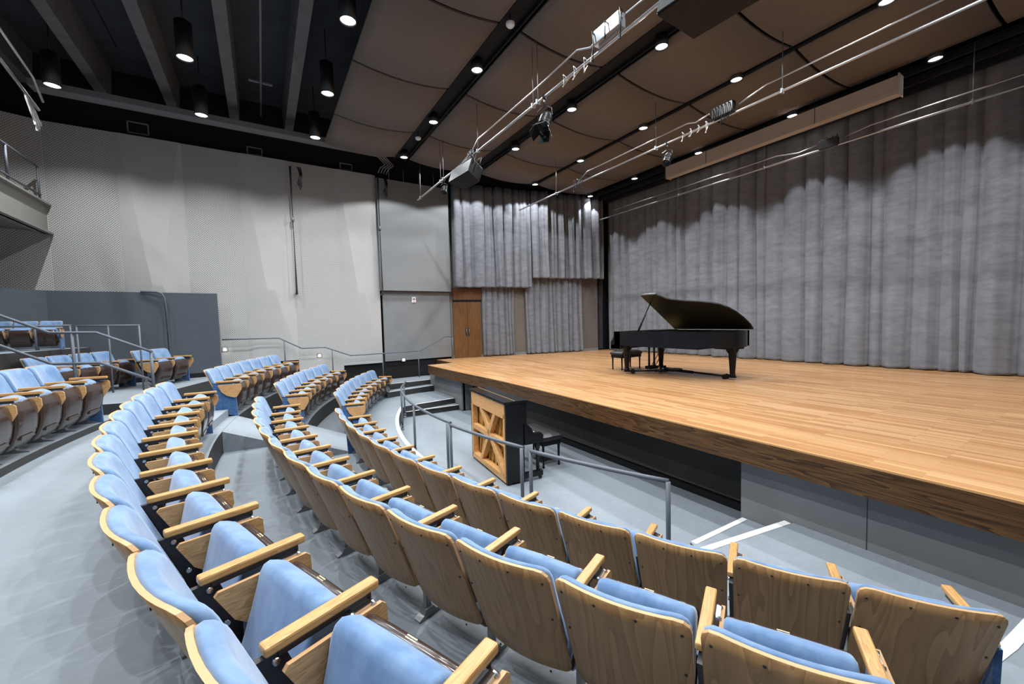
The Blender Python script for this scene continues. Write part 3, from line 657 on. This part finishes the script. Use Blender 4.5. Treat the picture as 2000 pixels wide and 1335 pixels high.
for y in (0.0, 1.47):
    MB().prism([(0.0, 0.60), (0.0, 0.77), (0.02, 0.80), (0.05, 0.83), (0.085, 0.88), (0.10, 0.93), (0.105, 1.03), (0.30, 1.03), (0.30, 0.60)], y, y+0.08, 'y', 0).build('key_cheek', ['ebony'], gp)
kb = MB().box((0.17, 0.775, 0.655), (0.34, 1.55, 0.09), 0).box((0.24, 0.775, 0.84), (0.05, 1.39, 0.22), 0).box((0.02, 0.775, 0.72), (0.035, 1.39, 0.05), 0).build('key_bed', ['ebony'], gp)
mb = MB(); 
for k in range(52): mb.box((0.11, 0.11+0.0256*(k+0.5), 0.735), (0.145, 0.0245, 0.03), 0)
for k in range(51):
    if k % 7 in (0, 1, 3, 4, 5): mb.box((0.145, 0.11+0.0256*(k+1), 0.752), (0.09, 0.012, 0.028), 1)
mb.build('keys', ['ivory', 'ebony_satin'], kb)
TH = math.radians(33)
def lidp(x, w, h): return (x, 1.52 - w*math.cos(TH) + h*math.sin(TH), 1.045 + w*math.sin(TH) + h*math.cos(TH))
def lidmesh(outline, h0, h1, mi=0):
    mb = MB(); A = [mb.bm.verts.new(lidp(x, w, h0)) for x, w in outline]; B = [mb.bm.verts.new(lidp(x, w, h1)) for x, w in outline]; n = len(A)
    mb._fin([mb.bm.faces.new(A), mb.bm.faces.new(B)] + [mb.bm.faces.new((A[i], A[(i+1) % n], B[(i+1) % n], B[i])) for i in range(n)], mi); return mb
lid = lidmesh([(cx_(x), w) for x, w in [(0.74, 0), (0.74, 1.53), (1.15, 1.53), (1.24, 1.44), (1.30, 1.35), (1.42, 1.28), (1.62, 1.22), (2.0, 1.14), (2.35, 1.07), (2.55, 1.0), (2.70, 0.88), (2.82, 0.70), (2.90, 0.45), (2.93, 0.2), (2.90, 0.0)]], 0, 0.028).build('lid', ['ebony_satin'], gp)
lidmesh([(0.76, 0.02), (0.76, 1.52), (1.14, 1.52), (1.14, 0.02)], 0.03, 0.055).build('lid_flap', ['ebony'], lid)
a, b_ = Vector((0.76, 0.10, 1.02)), Vector(lidp(0.86, 1.26, -0.01))
MB().tube([a, b_], 0.014).tube([a+Vector((0.03, 0, 0)), a+(b_-a)*0.55+Vector((0.02, 0, 0))], 0.010).build('lid_prop', ['ebony_satin'], gp)
MB().box((0.60, 0.77, 1.035), (0.36, 0.85, 0.02), 0).box((0.95, 0.77, 1.045), (0.3, 0.7, 0.02), 0).build('music_desk', ['ebony_satin'], gp)
for x, y in ((0.40, 0.13), (0.40, 1.42), (2.52, 0.98)):
    lg = MB().lathe([(0, 0.69), (0.125, 0.69), (0.125, 0.62), (0.10, 0.58), (0.080, 0.55), (0.078, 0.5), (0.052, 0.12), (0.065, 0.11), (0.065, 0.075), (0.04, 0.07), (0, 0.07)], (x, y, 0), 0, 8, smooth=False).build('leg', ['ebony_satin'], gp)
MB().box((2.45, 0.98, 0.675), (0.40, 0.42, 0.05)).build('leg_block', ['ebony_satin'], gp)
mb = MB()
for y in (0.68, 0.87): mb.lathe([(0.035, 0.66), (0.022, 0.55), (0.026, 0.18), (0.04, 0.15)], (0.62, y, 0), 0, 10)
mb.box((0.62, 0.775, 0.12), (0.16, 0.30, 0.07)); mb.tube([(0.66, 0.70, 0.15), (1.0, 0.70, 0.66)], 0.009); mb.tube([(0.66, 0.85, 0.15), (1.0, 0.85, 0.66)], 0.009)
ly = mb.build('lyre', ['ebony_satin'], gp)
for y in (0.69, 0.775, 0.86): MB().box((0.49, y, 0.07), (0.14, 0.035, 0.012), bev=0.004).build('pedal', ['gold'], ly)
hub = Vector((1.22, 0.85, 0.095)); mb = MB(); mb.cyl((hub.x, hub.y, 0.075), 0.17, 0.055, 0, 16)
dl = mb.build('dolly', ['ebony_satin'], gp)
for (x, y) in ((0.40, 0.13), (0.40, 1.42), (2.52, 0.98)):
    q = Vector((x, y, 0.055)); v = q-hub; L_ = math.hypot(v.x, v.y); u = v/L_
    MB().tube([hub, hub+u*0.45], 0.035, 0, 6).tube([hub+u*0.3, q-u*0.02], 0.022, 0, 6).cyl((x, y, 0.045), 0.075, 0.025, 0, 12).build('dolly_arm', ['ebony_satin'], dl)
    nrm = Vector((-u.y, u.x, 0))
    for s in (-1, 1):
        c = q - u*0.14 + nrm*0.055*s; c.z = 0.052
        w_ = MB(); w_.tube([c-nrm*0.018, c+nrm*0.018], 0.052, 0, 16); w_.box((c.x, c.y, c.z+0.03), (0.03, 0.03, 0.05)); w_.build('caster', ['ebony_satin'], dl)
# tufted bench
def bench(loc, rz, L1, W1, h, label, tufted):
    t = empty('piano_bench', loc, rz, label, 'bench')
    if tufted:
        def top(u, v):
            x, y = (u-0.5)*W1, (v-0.5)*L1; e = min(1.0, 6*min(u, 1-u, v, 1-v)); k = math.sin(PI*3*u)*math.sin(PI*5*v)
            return (x, y, h-0.06+0.06*e**0.5+0.010*abs(k)*e)
    else:
        def top(u, v):
            x, y = (u-0.5)*W1, (v-0.5)*L1; e = min(1.0, 8*min(u, 1-u, v, 1-v)); return (x, y, h-0.035+0.035*e**0.5)
    mb = MB(); mb.grid(top, 18, 30); mb.box((0, 0, h-0.075), (W1-0.005, L1-0.005, 0.05)); mb.build('cushion', ['leather'], t)
    MB().box((0, 0, h-0.14), (W1-0.04, L1-0.04, 0.09)).build('apron', ['ebony_satin'], t)
    for sx in (-1, 1):
        for sy in (-1, 1): MB().lathe([(0.028, h-0.10), (0.028, h-0.18), (0.022, h-0.2), (0.016, 0.05), (0.022, 0.04), (0.018, 0), (0, 0)], (sx*(W1/2-0.05), sy*(L1/2-0.05), 0), 0, 8, smooth=False).build('leg', ['ebony_satin'], t)
    return t
bench((-7.40, 8.22, STAGE), 0.0, 0.78, 0.42, 0.50, 'tufted black leather bench at the keyboard of the grand piano', True)
# ------------------------------------------------------------------ upright piano in the pit
up = empty('upright_piano', (-6.63, 3.21, 0.0), -0.10, 'black upright piano in the pit, its bare wooden back turned to the seats', 'piano')
for x in (0.0, 1.47):
    MB().prism([(0.0, 0.03), (0.31, 0.03), (0.31, 0.60), (0.36, 0.60), (0.36, 1.27), (0.0, 1.27)], x, x+0.03, 'x', 0).build('side_panel', ['ebony'], up)
    MB().box((x+0.015, 0.18, 1.085), (0.036, 0.355, 0.016), 0).box((x+0.015, 0.18, 0.95), (0.036, 0.355, 0.012), 0).build('side_molding', ['ebony'], up)
    MB().prism([(0.31, 0.60), (0.64, 0.60), (0.64, 0.72), (0.60, 0.76), (0.47, 0.77), (0.42, 0.86), (0.36, 0.92), (0.31, 0.92)], x-0.002, x+0.06, 'x', 0).build('key_cheek', ['ebony'], up)
    lx = x+0.03 if x < 1 else x-0.0
    lg = MB().lathe([(0.045, 0.60), (0.045, 0.52), (0.03, 0.48), (0.028, 0.16), (0.036, 0.14)], (lx, 0.56, 0), 0, 10).build('leg', ['ebony'], up)
    MB().box((lx, 0.46, 0.10), (0.075, 0.36, 0.09), 0, bev=0.01).build('toe_block', ['ebony'], up)
    for yy in (0.60, 0.06): MB().tube([(lx-0.015, yy, 0.028), (lx+0.015, yy, 0.028)], 0.028, 0, 12).box((lx, yy, 0.05), (0.03, 0.04, 0.03)).build('caster', ['black'], up)
MB().box((0.75, 0.31, 0.98), (1.44, 0.03, 0.55)).box((0.75, 0.27, 0.32), (1.44, 0.03, 0.56)).build('front_panel', ['ebony'], up)
top = MB().box((0.75, 0.175, 1.29), (1.54, 0.41, 0.035), 0, bev=0.006).build('top_lid', ['ebony'], up)
MB().box((0.75, 0.155, 1.309), (1.52, 0.012, 0.005)).build('lid_hinge', ['gold'], top)
kb = MB().box((0.75, 0.48, 0.645), (1.44, 0.32, 0.08)).box((0.75, 0.35, 0.80), (1.44, 0.04, 0.20)).build('key_bed', ['ebony'], up)
mb = MB()
for k in range(52): mb.box((0.105+0.0248*(k+0.5), 0.53, 0.70), (0.0238, 0.15, 0.03), 0)
for k in range(51):
    if k % 7 in (0, 1, 3, 4, 5): mb.box((0.105+0.0248*(k+1), 0.50, 0.718), (0.012, 0.09, 0.026), 1)
mb.build('keys', ['ivory', 'ebony_satin'], kb)
fr = MB()
fr.box((0.75, 0.045, 1.145), (1.42, 0.10, 0.225)).box((0.75, 0.045, 0.085), (1.42, 0.10, 0.09)).box((0.065, 0.045, 0.60), (0.055, 0.10, 1.0)).box((1.435, 0.045, 0.60), (0.055, 0.10, 1.0)).box((0.75, 0.045, 0.63), (1.40, 0.085, 0.085))
for (x0, z0), (x1, z1) in (((0.46, 1.04), (1.36, 0.12)), ((1.06, 1.04), (0.44, 0.12))):
    v = Vector((x1-x0, 0, z1-z0)); fr.box(((x0+x1)/2, 0.040, (z0+z1)/2), (v.length, 0.085, 0.085), 0, rot=(0, -math.atan2(v.z, v.x), 0))
fr.build('back_frame', ['post_wood'], up)
sb = MB().box((0.75, 0.13, 0.60), (1.42, 0.015, 1.12), 0)
for k in range(9):
    x0 = 0.10+0.15*k; sb.box((x0+0.03, 0.105, 0.60), (0.028, 0.035, 1.25), 0, rot=(0, 0.42, 0)) if False else sb.prism([(x0, 0.10), (x0+0.03, 0.10), (min(1.43, x0+0.33), 1.06), (min(1.40, x0+0.30), 1.06)], 0.095, 0.125, 'y', 0)
sb.build('soundboard', ['spruce'], up)
MB().box((0.75, 0.05, 0.035), (1.46, 0.10, 0.02)).box((0.75, 0.17, 0.06), (1.44, 0.25, 0.04)).build('bottom_board', ['ebony_satin'], up)
bench((-5.82, 4.14, 0.0), PI/2-0.05, 0.92, 0.42, 0.57, 'plain black bench beside the upright piano in the pit', False)

# ------------------------------------------------------------------ railings
def rail_run(name, runs, posts, label, r=0.023, clamp=None, mat='railm'):
    t = empty(name, (posts[0][0], posts[0][1], posts[0][2]), 0, label, 'railing'); o_ = t.location
    for pts in runs: MB().tube([Vector(p)-o_ for p in pts], r).build('handrail', [mat], t)
    for (x, y, z0, z1) in posts:
        p = MB().tube([Vector((x, y, z0))-o_, Vector((x, y, z1))-o_], r*0.95).build('post', [mat], t)
        if clamp:
            q = Vector((x, y, z0))-o_; MB().box((q.x, q.y, q.z+0.03), (0.06, 0.06, 0.05), 0, bev=0.008).box((q.x, q.y, q.z+0.10), (0.055, 0.055, 0.02)).build('post_clamp', [clamp], p)
    return t
def ra(r, a0, a1, z, n): return [(*polar(r, a0+(a1-a0)*i/n), z) for i in range(n+1)]
ZR = 1.04
rail_run('pit_railing', [[(*polar(9.63, -22.2), ZR)] + ra(9.69, -17, 5.5, ZR, 16)], [(*polar(9.70, -14.0), 0.16, ZR), (*polar(9.66, -21.0), 0.16, ZR), (*polar(9.72, -3.6), 0.16, ZR), (*polar(9.74, 5.4), 0.16, ZR)], 'long curved grey railing of the pit, at the steps end', clamp='conduit')
rail_run('pit_railing', [ra(9.75, 6.1, 15.1, ZR, 8)], [(*polar(9.75, 6.1), 0.16, ZR), (*polar(9.79, 15.1), 0.16, ZR)], 'middle grey railing section in front of the upright piano', clamp='conduit')
rail_run('pit_railing', [ra(9.79, 15.9, 24.9, ZR, 8)], [(*polar(9.79, 15.9), 0.16, ZR), (*polar(9.81, 24.9), 0.16, ZR)], 'grey railing section nearest the white striped steps', clamp='conduit')
xr = -13.64
pr = [(-0.97, -0.326), (0.40, -0.346), (0.99, -0.686), (1.63, -0.69), (2.38, -1.0), (4.67, -0.99), (5.63, -0.53), (5.95, -0.54)]
rail_run('wall_railing', [[(xr, y, H(z)) for y, z in pr]], [(xr, 0.53, TIER[3], H(-0.42)), (xr, 1.83, TIER[2], H(-0.77)), (xr, 3.38, TIER[1], H(-1.0)), (xr, 4.62, TIER[1], H(-0.99)), (xr, 5.93, STAGE, H(-0.54))], 'stepped grey handrail running down the side wall and up to the stage', r=0.018)
rail_run('stair_railing', [[(-10.23, -1.83, 2.11), (-10.34, -2.61, 2.51), (-10.43, -3.23, 2.53), (-10.51, -3.82, 2.85), (-10.62, -4.6, 3.28)], [(-10.24, -1.86, 1.56), (-10.34, -2.59, 1.95), (-10.43, -3.23, 1.97), (-10.52, -3.85, 2.33), (-10.62, -4.6, 2.77)]],
         [(-10.24, -1.85, TIER[3], 2.11), (-10.39, -2.94, TIER[3], 2.52), (-10.62, -4.55, TIER[3], 3.26)], 'double-bar grey stair handrail climbing beside the rear seats', r=0.026)
rail_run('guard_railing', [[(-11.5, -4.6, 2.667), (-11.5, -3.25, 2.665)]], [(-11.5, -3.27, 2.19, 2.66), (-11.5, -3.75, 2.19, 2.66)], 'short grey guard rail in front of the highest row, behind the stair rail', r=0.018)
rail_run('guard_railing', [[(-11.5, -3.20, 2.652), (-11.5, -2.22, 2.64)]], [(-11.5, -3.18, TIER[3], 2.65), (-11.5, -2.72, TIER[3], 2.645), (-11.5, -2.24, TIER[3], 2.64)], 'low grey guard rail against the charcoal wall above the pair of seats', r=0.018)

# ------------------------------------------------------------------ balcony at the left edge
bz0, bz1 = 4.85, 5.56
bal = struct(empty('balcony_structure', (-11.4, -4.15, bz0), 0)); bo = bal.location
def bl(o): o.parent = bal; o.matrix_parent_inverse = Matrix.Translation(-bo); return o
bl(MB().box((-11.3, -4.20, (bz0+bz1)/2), (5.2, 0.05, bz1-bz0)).box((-11.3, -4.20, bz0+0.02), (5.2, 0.22, 0.04)).box((-11.3, -4.20, bz1-0.02), (5.2, 0.22, 0.04)).build('fascia_beam', ['balcony']))
bl(MB().box((-11.3, -5.5, bz0+0.12), (5.2, 2.6, 0.14)).build('soffit', ['landing']))
bl(MB().box((-11.3, -5.5, bz1-0.06), (5.2, 2.6, 0.10)).build('deck', ['landing']))
rail_run('balcony_railing', [[(-8.8, -4.15, 6.28), (-13.56, -4.15, 6.30)], [(-8.8, -4.15, 5.68), (-13.56, -4.15, 5.68)]], [(-13.52, -4.15, bz1, 6.30), (-12.17, -4.15, bz1, 6.29), (-10.9, -4.15, bz1, 6.29)], 'grey railing along the edge of the balcony', r=0.024)

# ------------------------------------------------------------------ lighting pipes and gear
PZ = H(3.9)
def pipe_run(y, x0, x1, label, hang, cond):
    t = empty('lighting_pipe', (x0, y, PZ), 0, label, 'lighting pipe')
    MB().tube([(0, 0, 0), (x1-x0, 0, 0)], 0.024).build('pipe', ['steel'], t)
    for pts in cond: MB().tube([(x-x0, dy, dz) for x, dy, dz in pts], 0.015, 0, 6).build('conduit', ['steel'], t)
    for x in hang:
        MB().tube([(x-x0, 0.0, 0.0), (x-x0, 0.0, 1.10)], 0.007, 0, 6).box((x-x0, 0, 0.0), (0.03, 0.08, 0.08)).build('hanger', ['conduit'], t)
    return t
pipe_run(4.40, -12.5, 0.9, 'silver lighting pipe nearest the seats, with speakers hung on it', (-12.2, -10.55, -10.35, -8.3, -6.1, -5.95, -2.0), [[(-9.1, 0, 0.03), (-8.6, 0, 0.10), (-8.3, 0, 0.26), (-6.1, 0, 0.26), (-4.9, 0, 0.30), (-4.6, 0, 0.17), (-4.3, 0, 0.22)], [(-3.9, 0, 0.22), (-3.3, 0, 0.2), (-2.9, 0, 0.34), (0.9, 0, 0.34)]])
pipe_run(7.95, -12.0, 0.9, 'silver lighting pipe in the middle, over the grand piano', (-9.9, -6.2, -3.55, -0.9), [[(-8.9, 0, 0.04), (-8.5, 0, 0.22), (-5.4, 0, 0.22), (-5.2, 0, 0.16), (-4.9, 0, 0.2)], [(-4.3, 0, 0.12), (-3.8, 0, 0.24), (0.9, 0, 0.24)]])
pipe_run(11.60, -11.7, 0.9, 'silver lighting pipe right in front of the stage curtain', (-8.2, -5.6, -1.9), [[(-11.0, 0, 0.2), (-6.4, 0, 0.2), (-5.3, 0, 0.2), (-4.8, 0, 0.10), (-4.4, 0, 0.14)], [(-3.9, 0, 0.12), (-3.4, 0, 0.2), (0.9, 0, 0.2)]])
# old pipes at the balcony with a bundle of pale cables
t = empty('lighting_pipe', (-11.2, -3.35, H(4.2)), 0, 'pair of silver pipes at the top left corner beside the balcony', 'lighting pipe'); o_ = t.location
MB().tube([Vector((-11.28, -3.38, H(4.2)))-o_, Vector((-7.4, -3.0, H(4.2)))-o_], 0.024).build('pipe', ['steel'], t)
MB().tube([Vector((-10.9, -3.20, H(4.22)))-o_, Vector((-10.3, -3.12, H(4.38)))-o_, Vector((-7.2, -2.82, H(4.38)))-o_], 0.02).build('conduit', ['steel'], t)
mb = MB(); rnd = random.Random(4)
for k in range(7):
    bx, by = -11.05+0.05*k, -3.37+0.02*rnd.uniform(-1, 1); pts = [(bx-0.08, by, H(4.2)+0.03), (bx-0.02, by-0.02, H(4.2)+0.10), (bx+0.03, by, H(4.2)), (bx-0.02, by+0.03, H(4.2)-0.16-0.03*(k % 3)), (bx-0.10, by+0.05, H(4.2)-0.30-0.05*(k % 4))]
    mb.tube(pts, 0.013, 0, 6); mb.box(pts[-1], (0.03, 0.03, 0.07))
tag(mb.build('hanging_cable_bundle', ['white']), 'bundle of white plug cables looped over pipes beside the balcony', 'cables')
def loops(x0, x1, y, z, n, seed, drop=0.22, r=0.009):
    mb = MB(); rn = random.Random(seed); pts = []
    for k in range(n):
        x = x0+(x1-x0)*k/max(1, n-1); d = drop*rn.uniform(0.5, 1.1); q = rn.uniform(0.02, 0.07)
        pts += [(x, y+0.03, z+0.05), (x+q*0.4, y-0.05, z+0.06), (x+q, y-0.06, z-d*0.4), (x+q*0.5, y-0.05, z-d), (x-q*0.5, y-0.03, z-d*0.9), (x-q*0.2, y+0.03, z-0.02)]
    mb.tube(pts, r, 0, 6)
    return mb
t = empty('power_box', (-4.18, 4.40, PZ+0.15), 0, 'aluminium power box with dangling plugs on the pipe nearest the seats', 'power box')
MB().box((0, -0.05, 0), (0.50, 0.14, 0.19), 0, bev=0.006).build('box', ['silverbox'], t); m_ = loops(-0.25, 0.28, -0.10, 0.02, 3, 2, 0.34); m_.build('plug_cords', ['black'], t)
tag(loops(-5.2, -4.7, 4.40, PZ, 3, 3, 0.18, 0.008).build('hanging_cable', ['white']), 'pale cable loops wound round the pipe beside the aluminium power box', 'cables')
tag(loops(-8.75, -8.45, 4.40, PZ+0.05, 6, 5, 0.26).build('hanging_cable', ['black']), 'black cable coil on the pipe above the small far speaker', 'cables')
t = empty('power_box', (-4.58, 7.95, PZ+0.12), 0, 'black power box with a row of dangling plugs on the middle pipe', 'power box')
MB().box((0, -0.04, 0), (0.42, 0.12, 0.2), 0, bev=0.006).build('box', ['black'], t); loops(-0.2, 0.2, -0.09, 0.02, 7, 8, 0.30).build('plug_cords', ['black'], t)
tag(loops(-5.5, -4.95, 7.95, PZ, 4, 9, 0.16, 0.008).build('hanging_cable', ['white']), 'thin pale cable loops on the middle pipe near its power box', 'cables')
tag(loops(-9.05, -8.7, 7.95, PZ+0.05, 6, 6, 0.26).build('hanging_cable', ['black']), 'black cable coil toward the far end of the middle pipe', 'cables')
t = empty('power_box', (-4.15, 11.60, PZ+0.08), 0, 'dark power box on the pipe in front of the stage curtain', 'power box')
MB().box((0, -0.03, 0), (0.36, 0.14, 0.2), 0, bev=0.006).build('box', ['speaker'], t); loops(-0.15, 0.15, 0.0, 0.10, 4, 10, 0.06).build('plug_cords', ['black'], t)
def speaker(loc, size, rz, tilt, label):
    t = empty('hanging_loudspeaker', loc, 0, label, 'loudspeaker'); t.rotation_euler = (tilt, 0, rz); w_, d_, h_ = size
    MB().prism([(-w_/2, -d_*0.5), (w_/2, -d_*0.5), (w_*0.36, d_*0.5), (-w_*0.36, d_*0.5)], -h_/2, h_/2, 'z', 0).build('cabinet', ['ebony_satin'], t, bevel=0.012)
    MB().prism([(-w_/2+0.015, -h_/2+0.015), (w_/2-0.015, -h_/2+0.015), (w_/2-0.015, h_/2-0.015), (-w_/2+0.015, h_/2-0.015)], -d_/2-0.018, -d_/2, 'y', 0).build('grille', ['speaker'], t)
    MB().tube([(-w_/2-0.02, 0, 0), (-w_/2-0.02, 0, h_/2+0.12), (w_/2+0.02, 0, h_/2+0.12), (w_/2+0.02, 0, 0)], 0.012).tube([(0, 0, h_/2+0.12), (0, 0, h_/2+0.3)], 0.02).build('yoke', ['black'], t)
speaker((-8.95, 4.42, 6.10), (0.95, 0.40, 0.36), 0.10, -0.35, 'small black loudspeaker at the far end of the pipe nearest the seats')
speaker((-2.60, 4.50, 6.22), (1.25, 0.55, 0.48), 0.10, -0.30, 'large black loudspeaker hung at the near end of the pipe by the seats')
def fixture(loc, label, s=1.0, doors=True, rz=0.0):
    t = empty('stage_spotlight', loc, rz, label, 'stage light'); t.scale = (s, s, s)
    b_ = MB(); b_.lathe([(0, 0.2), (0.075, 0.2), (0.10, 0.12), (0.10, -0.10), (0.115, -0.14), (0.10, -0.14), (0.09, -0.05), (0, -0.05)], (0, 0, 0), 0, 16)
    for k in range(5): b_.lathe([(0.10, 0.1-0.04*k), (0.112, 0.09-0.04*k), (0.10, 0.08-0.04*k)], (0, 0, 0), 0, 16)
    for v in b_.bm.verts: v.co = Matrix.Rotation(-0.6, 4, 'X') @ v.co
    bd = b_.build('lamp_body', ['black'], t)
    MB().tube([(-0.13, 0, 0), (-0.13, 0, 0.20), (0, 0, 0.26), (0.13, 0, 0.20), (0.13, 0, 0)], 0.011).tube([(0, 0, 0.26), (0, 0, 0.42)], 0.015).box((0, 0, 0.42), (0.05, 0.07, 0.07)).build('yoke', ['black'], t)
    if doors:
        for a_ in range(4):
            R = Matrix.Rotation(-0.6, 4, 'X') @ Matrix.Translation((0, 0, -0.15)) @ Matrix.Rotation(a_*PI/2, 4, 'Z')
            m_ = MB(); m_.box((0, 0.135, -0.10), (0.20, 0.006, 0.22), 0, rot=(0.4, 0, 0))
            for v in m_.bm.verts: v.co = R @ v.co
            m_.build('barn_door', ['black'], t)
    return t
fixture((-5.76, 4.40, PZ-0.42), 'black stage light with barn doors on the pipe nearest the seats', 1.0, True, 0.5)
fixture((-5.90, 7.95, PZ-0.36), 'black stage light hanging from the middle pipe over the piano', 0.85, False, 0.2)
fixture((-10.33, 4.40, PZ-0.3), 'small black stage light at the tip of the pipe nearest the seats', 0.7, False, 0.9)
for i, (x, y, z) in enumerate(((-6.0, 7.0, 6.0), (-7.6, 6.15, 5.75))):
    pass
t = empty('projection_screen', (-5.6, 11.3, 7.12), 0, 'long cream roll-up screen case hung before the stage curtain', 'screen case')
MB().prism([(-0.11, -0.17), (0.11, -0.17), (0.11, -0.11), (0.13, -0.11), (0.13, 0.19), (-0.11, 0.19)], -2.74, 2.74, 'x', 0).box((0, -0.112, -0.10), (5.46, 0.006, 0.012)).build('case', ['screen'], t)
for x in (-2.75, 2.75): MB().box((x, 0.01, 0.02), (0.02, 0.27, 0.42)).build('end_cap', ['screen'], t)
for x in (-1.4, 1.3): MB().tube([(x, -0.115, 0.5), (x, -0.115, -0.17)], 0.006, 0, 6).build('hanger', ['black'], t)
# wall pipes with stand-off brackets and hanging cords
for i, (y, zt) in enumerate(((0.94, 4.75), (3.49, 4.85))):
    t = empty('wall_pipe', (WX+0.17, y, H(0.99)), 0, f'tall grey pipe standing off the side wall, {("left of the grey box, between pale panels", "at the edge of the grey box")[i]}', 'pipe')
    MB().tube([(-0.30, 0, 0.0), (0, 0, 0.0), (0, 0, zt-0.99)], 0.03).build('pipe', ['conduit'], t)
    MB().tube([(-0.30, 0, 2.15), (0, 0, 2.20)], 0.02).tube([(0, 0, 2.14), (0, 0, 2.26)], 0.042).build('bracket', ['conduit'], t)
    MB().tube([(-0.05, 0, 0), (0, 0, 0), (0, 0, 0.06)], 0.042).build('elbow', ['conduit'], t)
    mb = MB()
    for k in range(4): mb.tube([(0.05, 0.18+0.03*k, zt-0.99), (0.06, 0.24+0.02*k, zt-1.2), (0.05, 0.20+0.025*k, zt-1.38-0.06*k), (0.06, 0.17+0.02*k, zt-1.5-0.05*k)], 0.012, 0, 6)
    tag(mb.build('hanging_cable_drop', ['black'], loc=(WX+0.17, y, H(0.99))), f'black cords hanging at the top of the wall pipe {("between the pale panels", "at the grey box")[i]}', 'cords')
mb = MB()
for k in range(4): mb.tube([(WX+0.02-0.02*k, 3.55+0.09*k, H(5.05)), (WX+0.04, 3.62+0.09*k, H(5.22)), (WX+0.2, 3.75+0.09*k, H(5.30)), (WX+0.75, 3.3+0.09*k, H(5.36))], 0.02, 0, 6)
tag(mb.build('cable_bend', ['conduit']), 'bundle of bent grey conduits above the grey box', 'conduit')
for i, y in enumerate((3.9, 4.4, 4.95, 5.5)): 
    tag(MB().tube([(WX+0.02, y, H(4.86)), (WX+0.02, y, H(5.35))], 0.012).box((WX+0.02, y, H(4.86)), (0.06, 0.06, 0.02)).build('hanger_rod', ['conduit']), f'thin grey rod holding the top of the grey box, {ORD[i+1]} from the wall pipe', 'rod', 'rods above the grey box')
t = empty('fire_alarm', (WX+0.005, 4.61, H(0.82)), 0, 'white fire alarm device on the grey wall under the box', 'alarm')
MB().box((0, 0, 0), (0.03, 0.14, 0.20), 0, bev=0.006).build('plate', ['white'], t); MB().tube([(0.015, 0, 0.02), (0.024, 0, 0.02)], 0.04, 0, 16).box((0.016, 0, -0.07), (0.004, 0.07, 0.02), 1).build('strobe', ['conduit', 'red'], t)
for i, (y, z) in enumerate(((-0.93, -0.61), (1.49, -0.95), (4.16, -1.28))):
    t = empty('wall_lamp', (WX+0.012, y, H(z)), 0, f'small square step light low on the side wall, {("beside the charcoal wall", "on the perforated panel", "on the grey wall by the stage")[i]}', 'wall light', 'step lights')
    MB().box((0, 0, 0), (0.024, 0.13, 0.13), 0, bev=0.004).build('plate', ['conduit'], t); MB().box((0.012, 0, 0), (0.006, 0.06, 0.06)).build('lens', ['wlamp'], t)
    d = bpy.data.lights.new('step', 'POINT'); d.energy = 0.4; d.shadow_soft_size = 0.03; d.color = (1, 0.95, 0.88)
    o = bpy.data.objects.new('bulb', d); COL.objects.link(o); o.parent = t; o.location = (0.06, 0, -0.02)
for i, (x, y, z) in enumerate(((-5.83, 3.77, 4.93), (-10.57, 3.80, 4.93), (-9.2, -3.3, 5.2))):
    t = empty('smoke_detector', (x, y, H(z)), 0, ('white smoke detector in the near ceiling channel, toward the camera end', 'white smoke detector in the near ceiling channel, toward the side wall', 'white smoke detector hanging from the dark ceiling by the balcony')[i], 'smoke detector', 'smoke detectors')
    MB().lathe([(0.075, 0.03), (0.075, 0.0), (0.05, -0.03), (0, -0.035)], n=18).build('cover', ['white'], t); MB().tube([(0, 0, 0.02), (0, 0, 0.2 if i < 2 else 0.9)], 0.012).build('stem', ['black'], t)
# thin services on the dark ceiling
tag(MB().tube([(-13.6, 0.27, H(6.0)), (0.9, 0.27, H(6.0))], 0.022).box((-11.9, 0.27, H(6.05)), (0.06, 0.5, 0.03)).build('ceiling_pipe', ['conduit']), 'thin grey pipe running between ceiling beams toward the wall', 'pipe')
tag(MB().tube([(-12.2, -2.4, H(6.2)), (-9.0, -2.4, H(6.2)), (-8.9, -2.3, H(6.4)), (0.9, -2.3, H(6.4))], 0.018).build('ceiling_pipe', ['black']), 'thin black pipe between the beams nearest the balcony', 'pipe')
# ------------------------------------------------------------------ world and output look
w = bpy.data.worlds.new('world'); sc.world = w; w.use_nodes = True
w.node_tree.nodes['Background'].inputs[0].default_value = (0.02, 0.02, 0.022, 1); w.node_tree.nodes['Background'].inputs[1].default_value = 1.0
vs = sc.view_settings; vs.view_transform = 'Standard'; vs.look = 'None'; vs.exposure = 0.5; vs.gamma = 1.0; vs.use_curve_mapping = False
cy = sc.cycles; cy.use_denoising = True; cy.max_bounces = 7; cy.diffuse_bounces = 5; cy.glossy_bounces = 3; cy.transmission_bounces = 2; cy.caustics_reflective = False; cy.caustics_refractive = False; cy.sample_clamp_indirect = 8.0; cy.use_light_tree = True
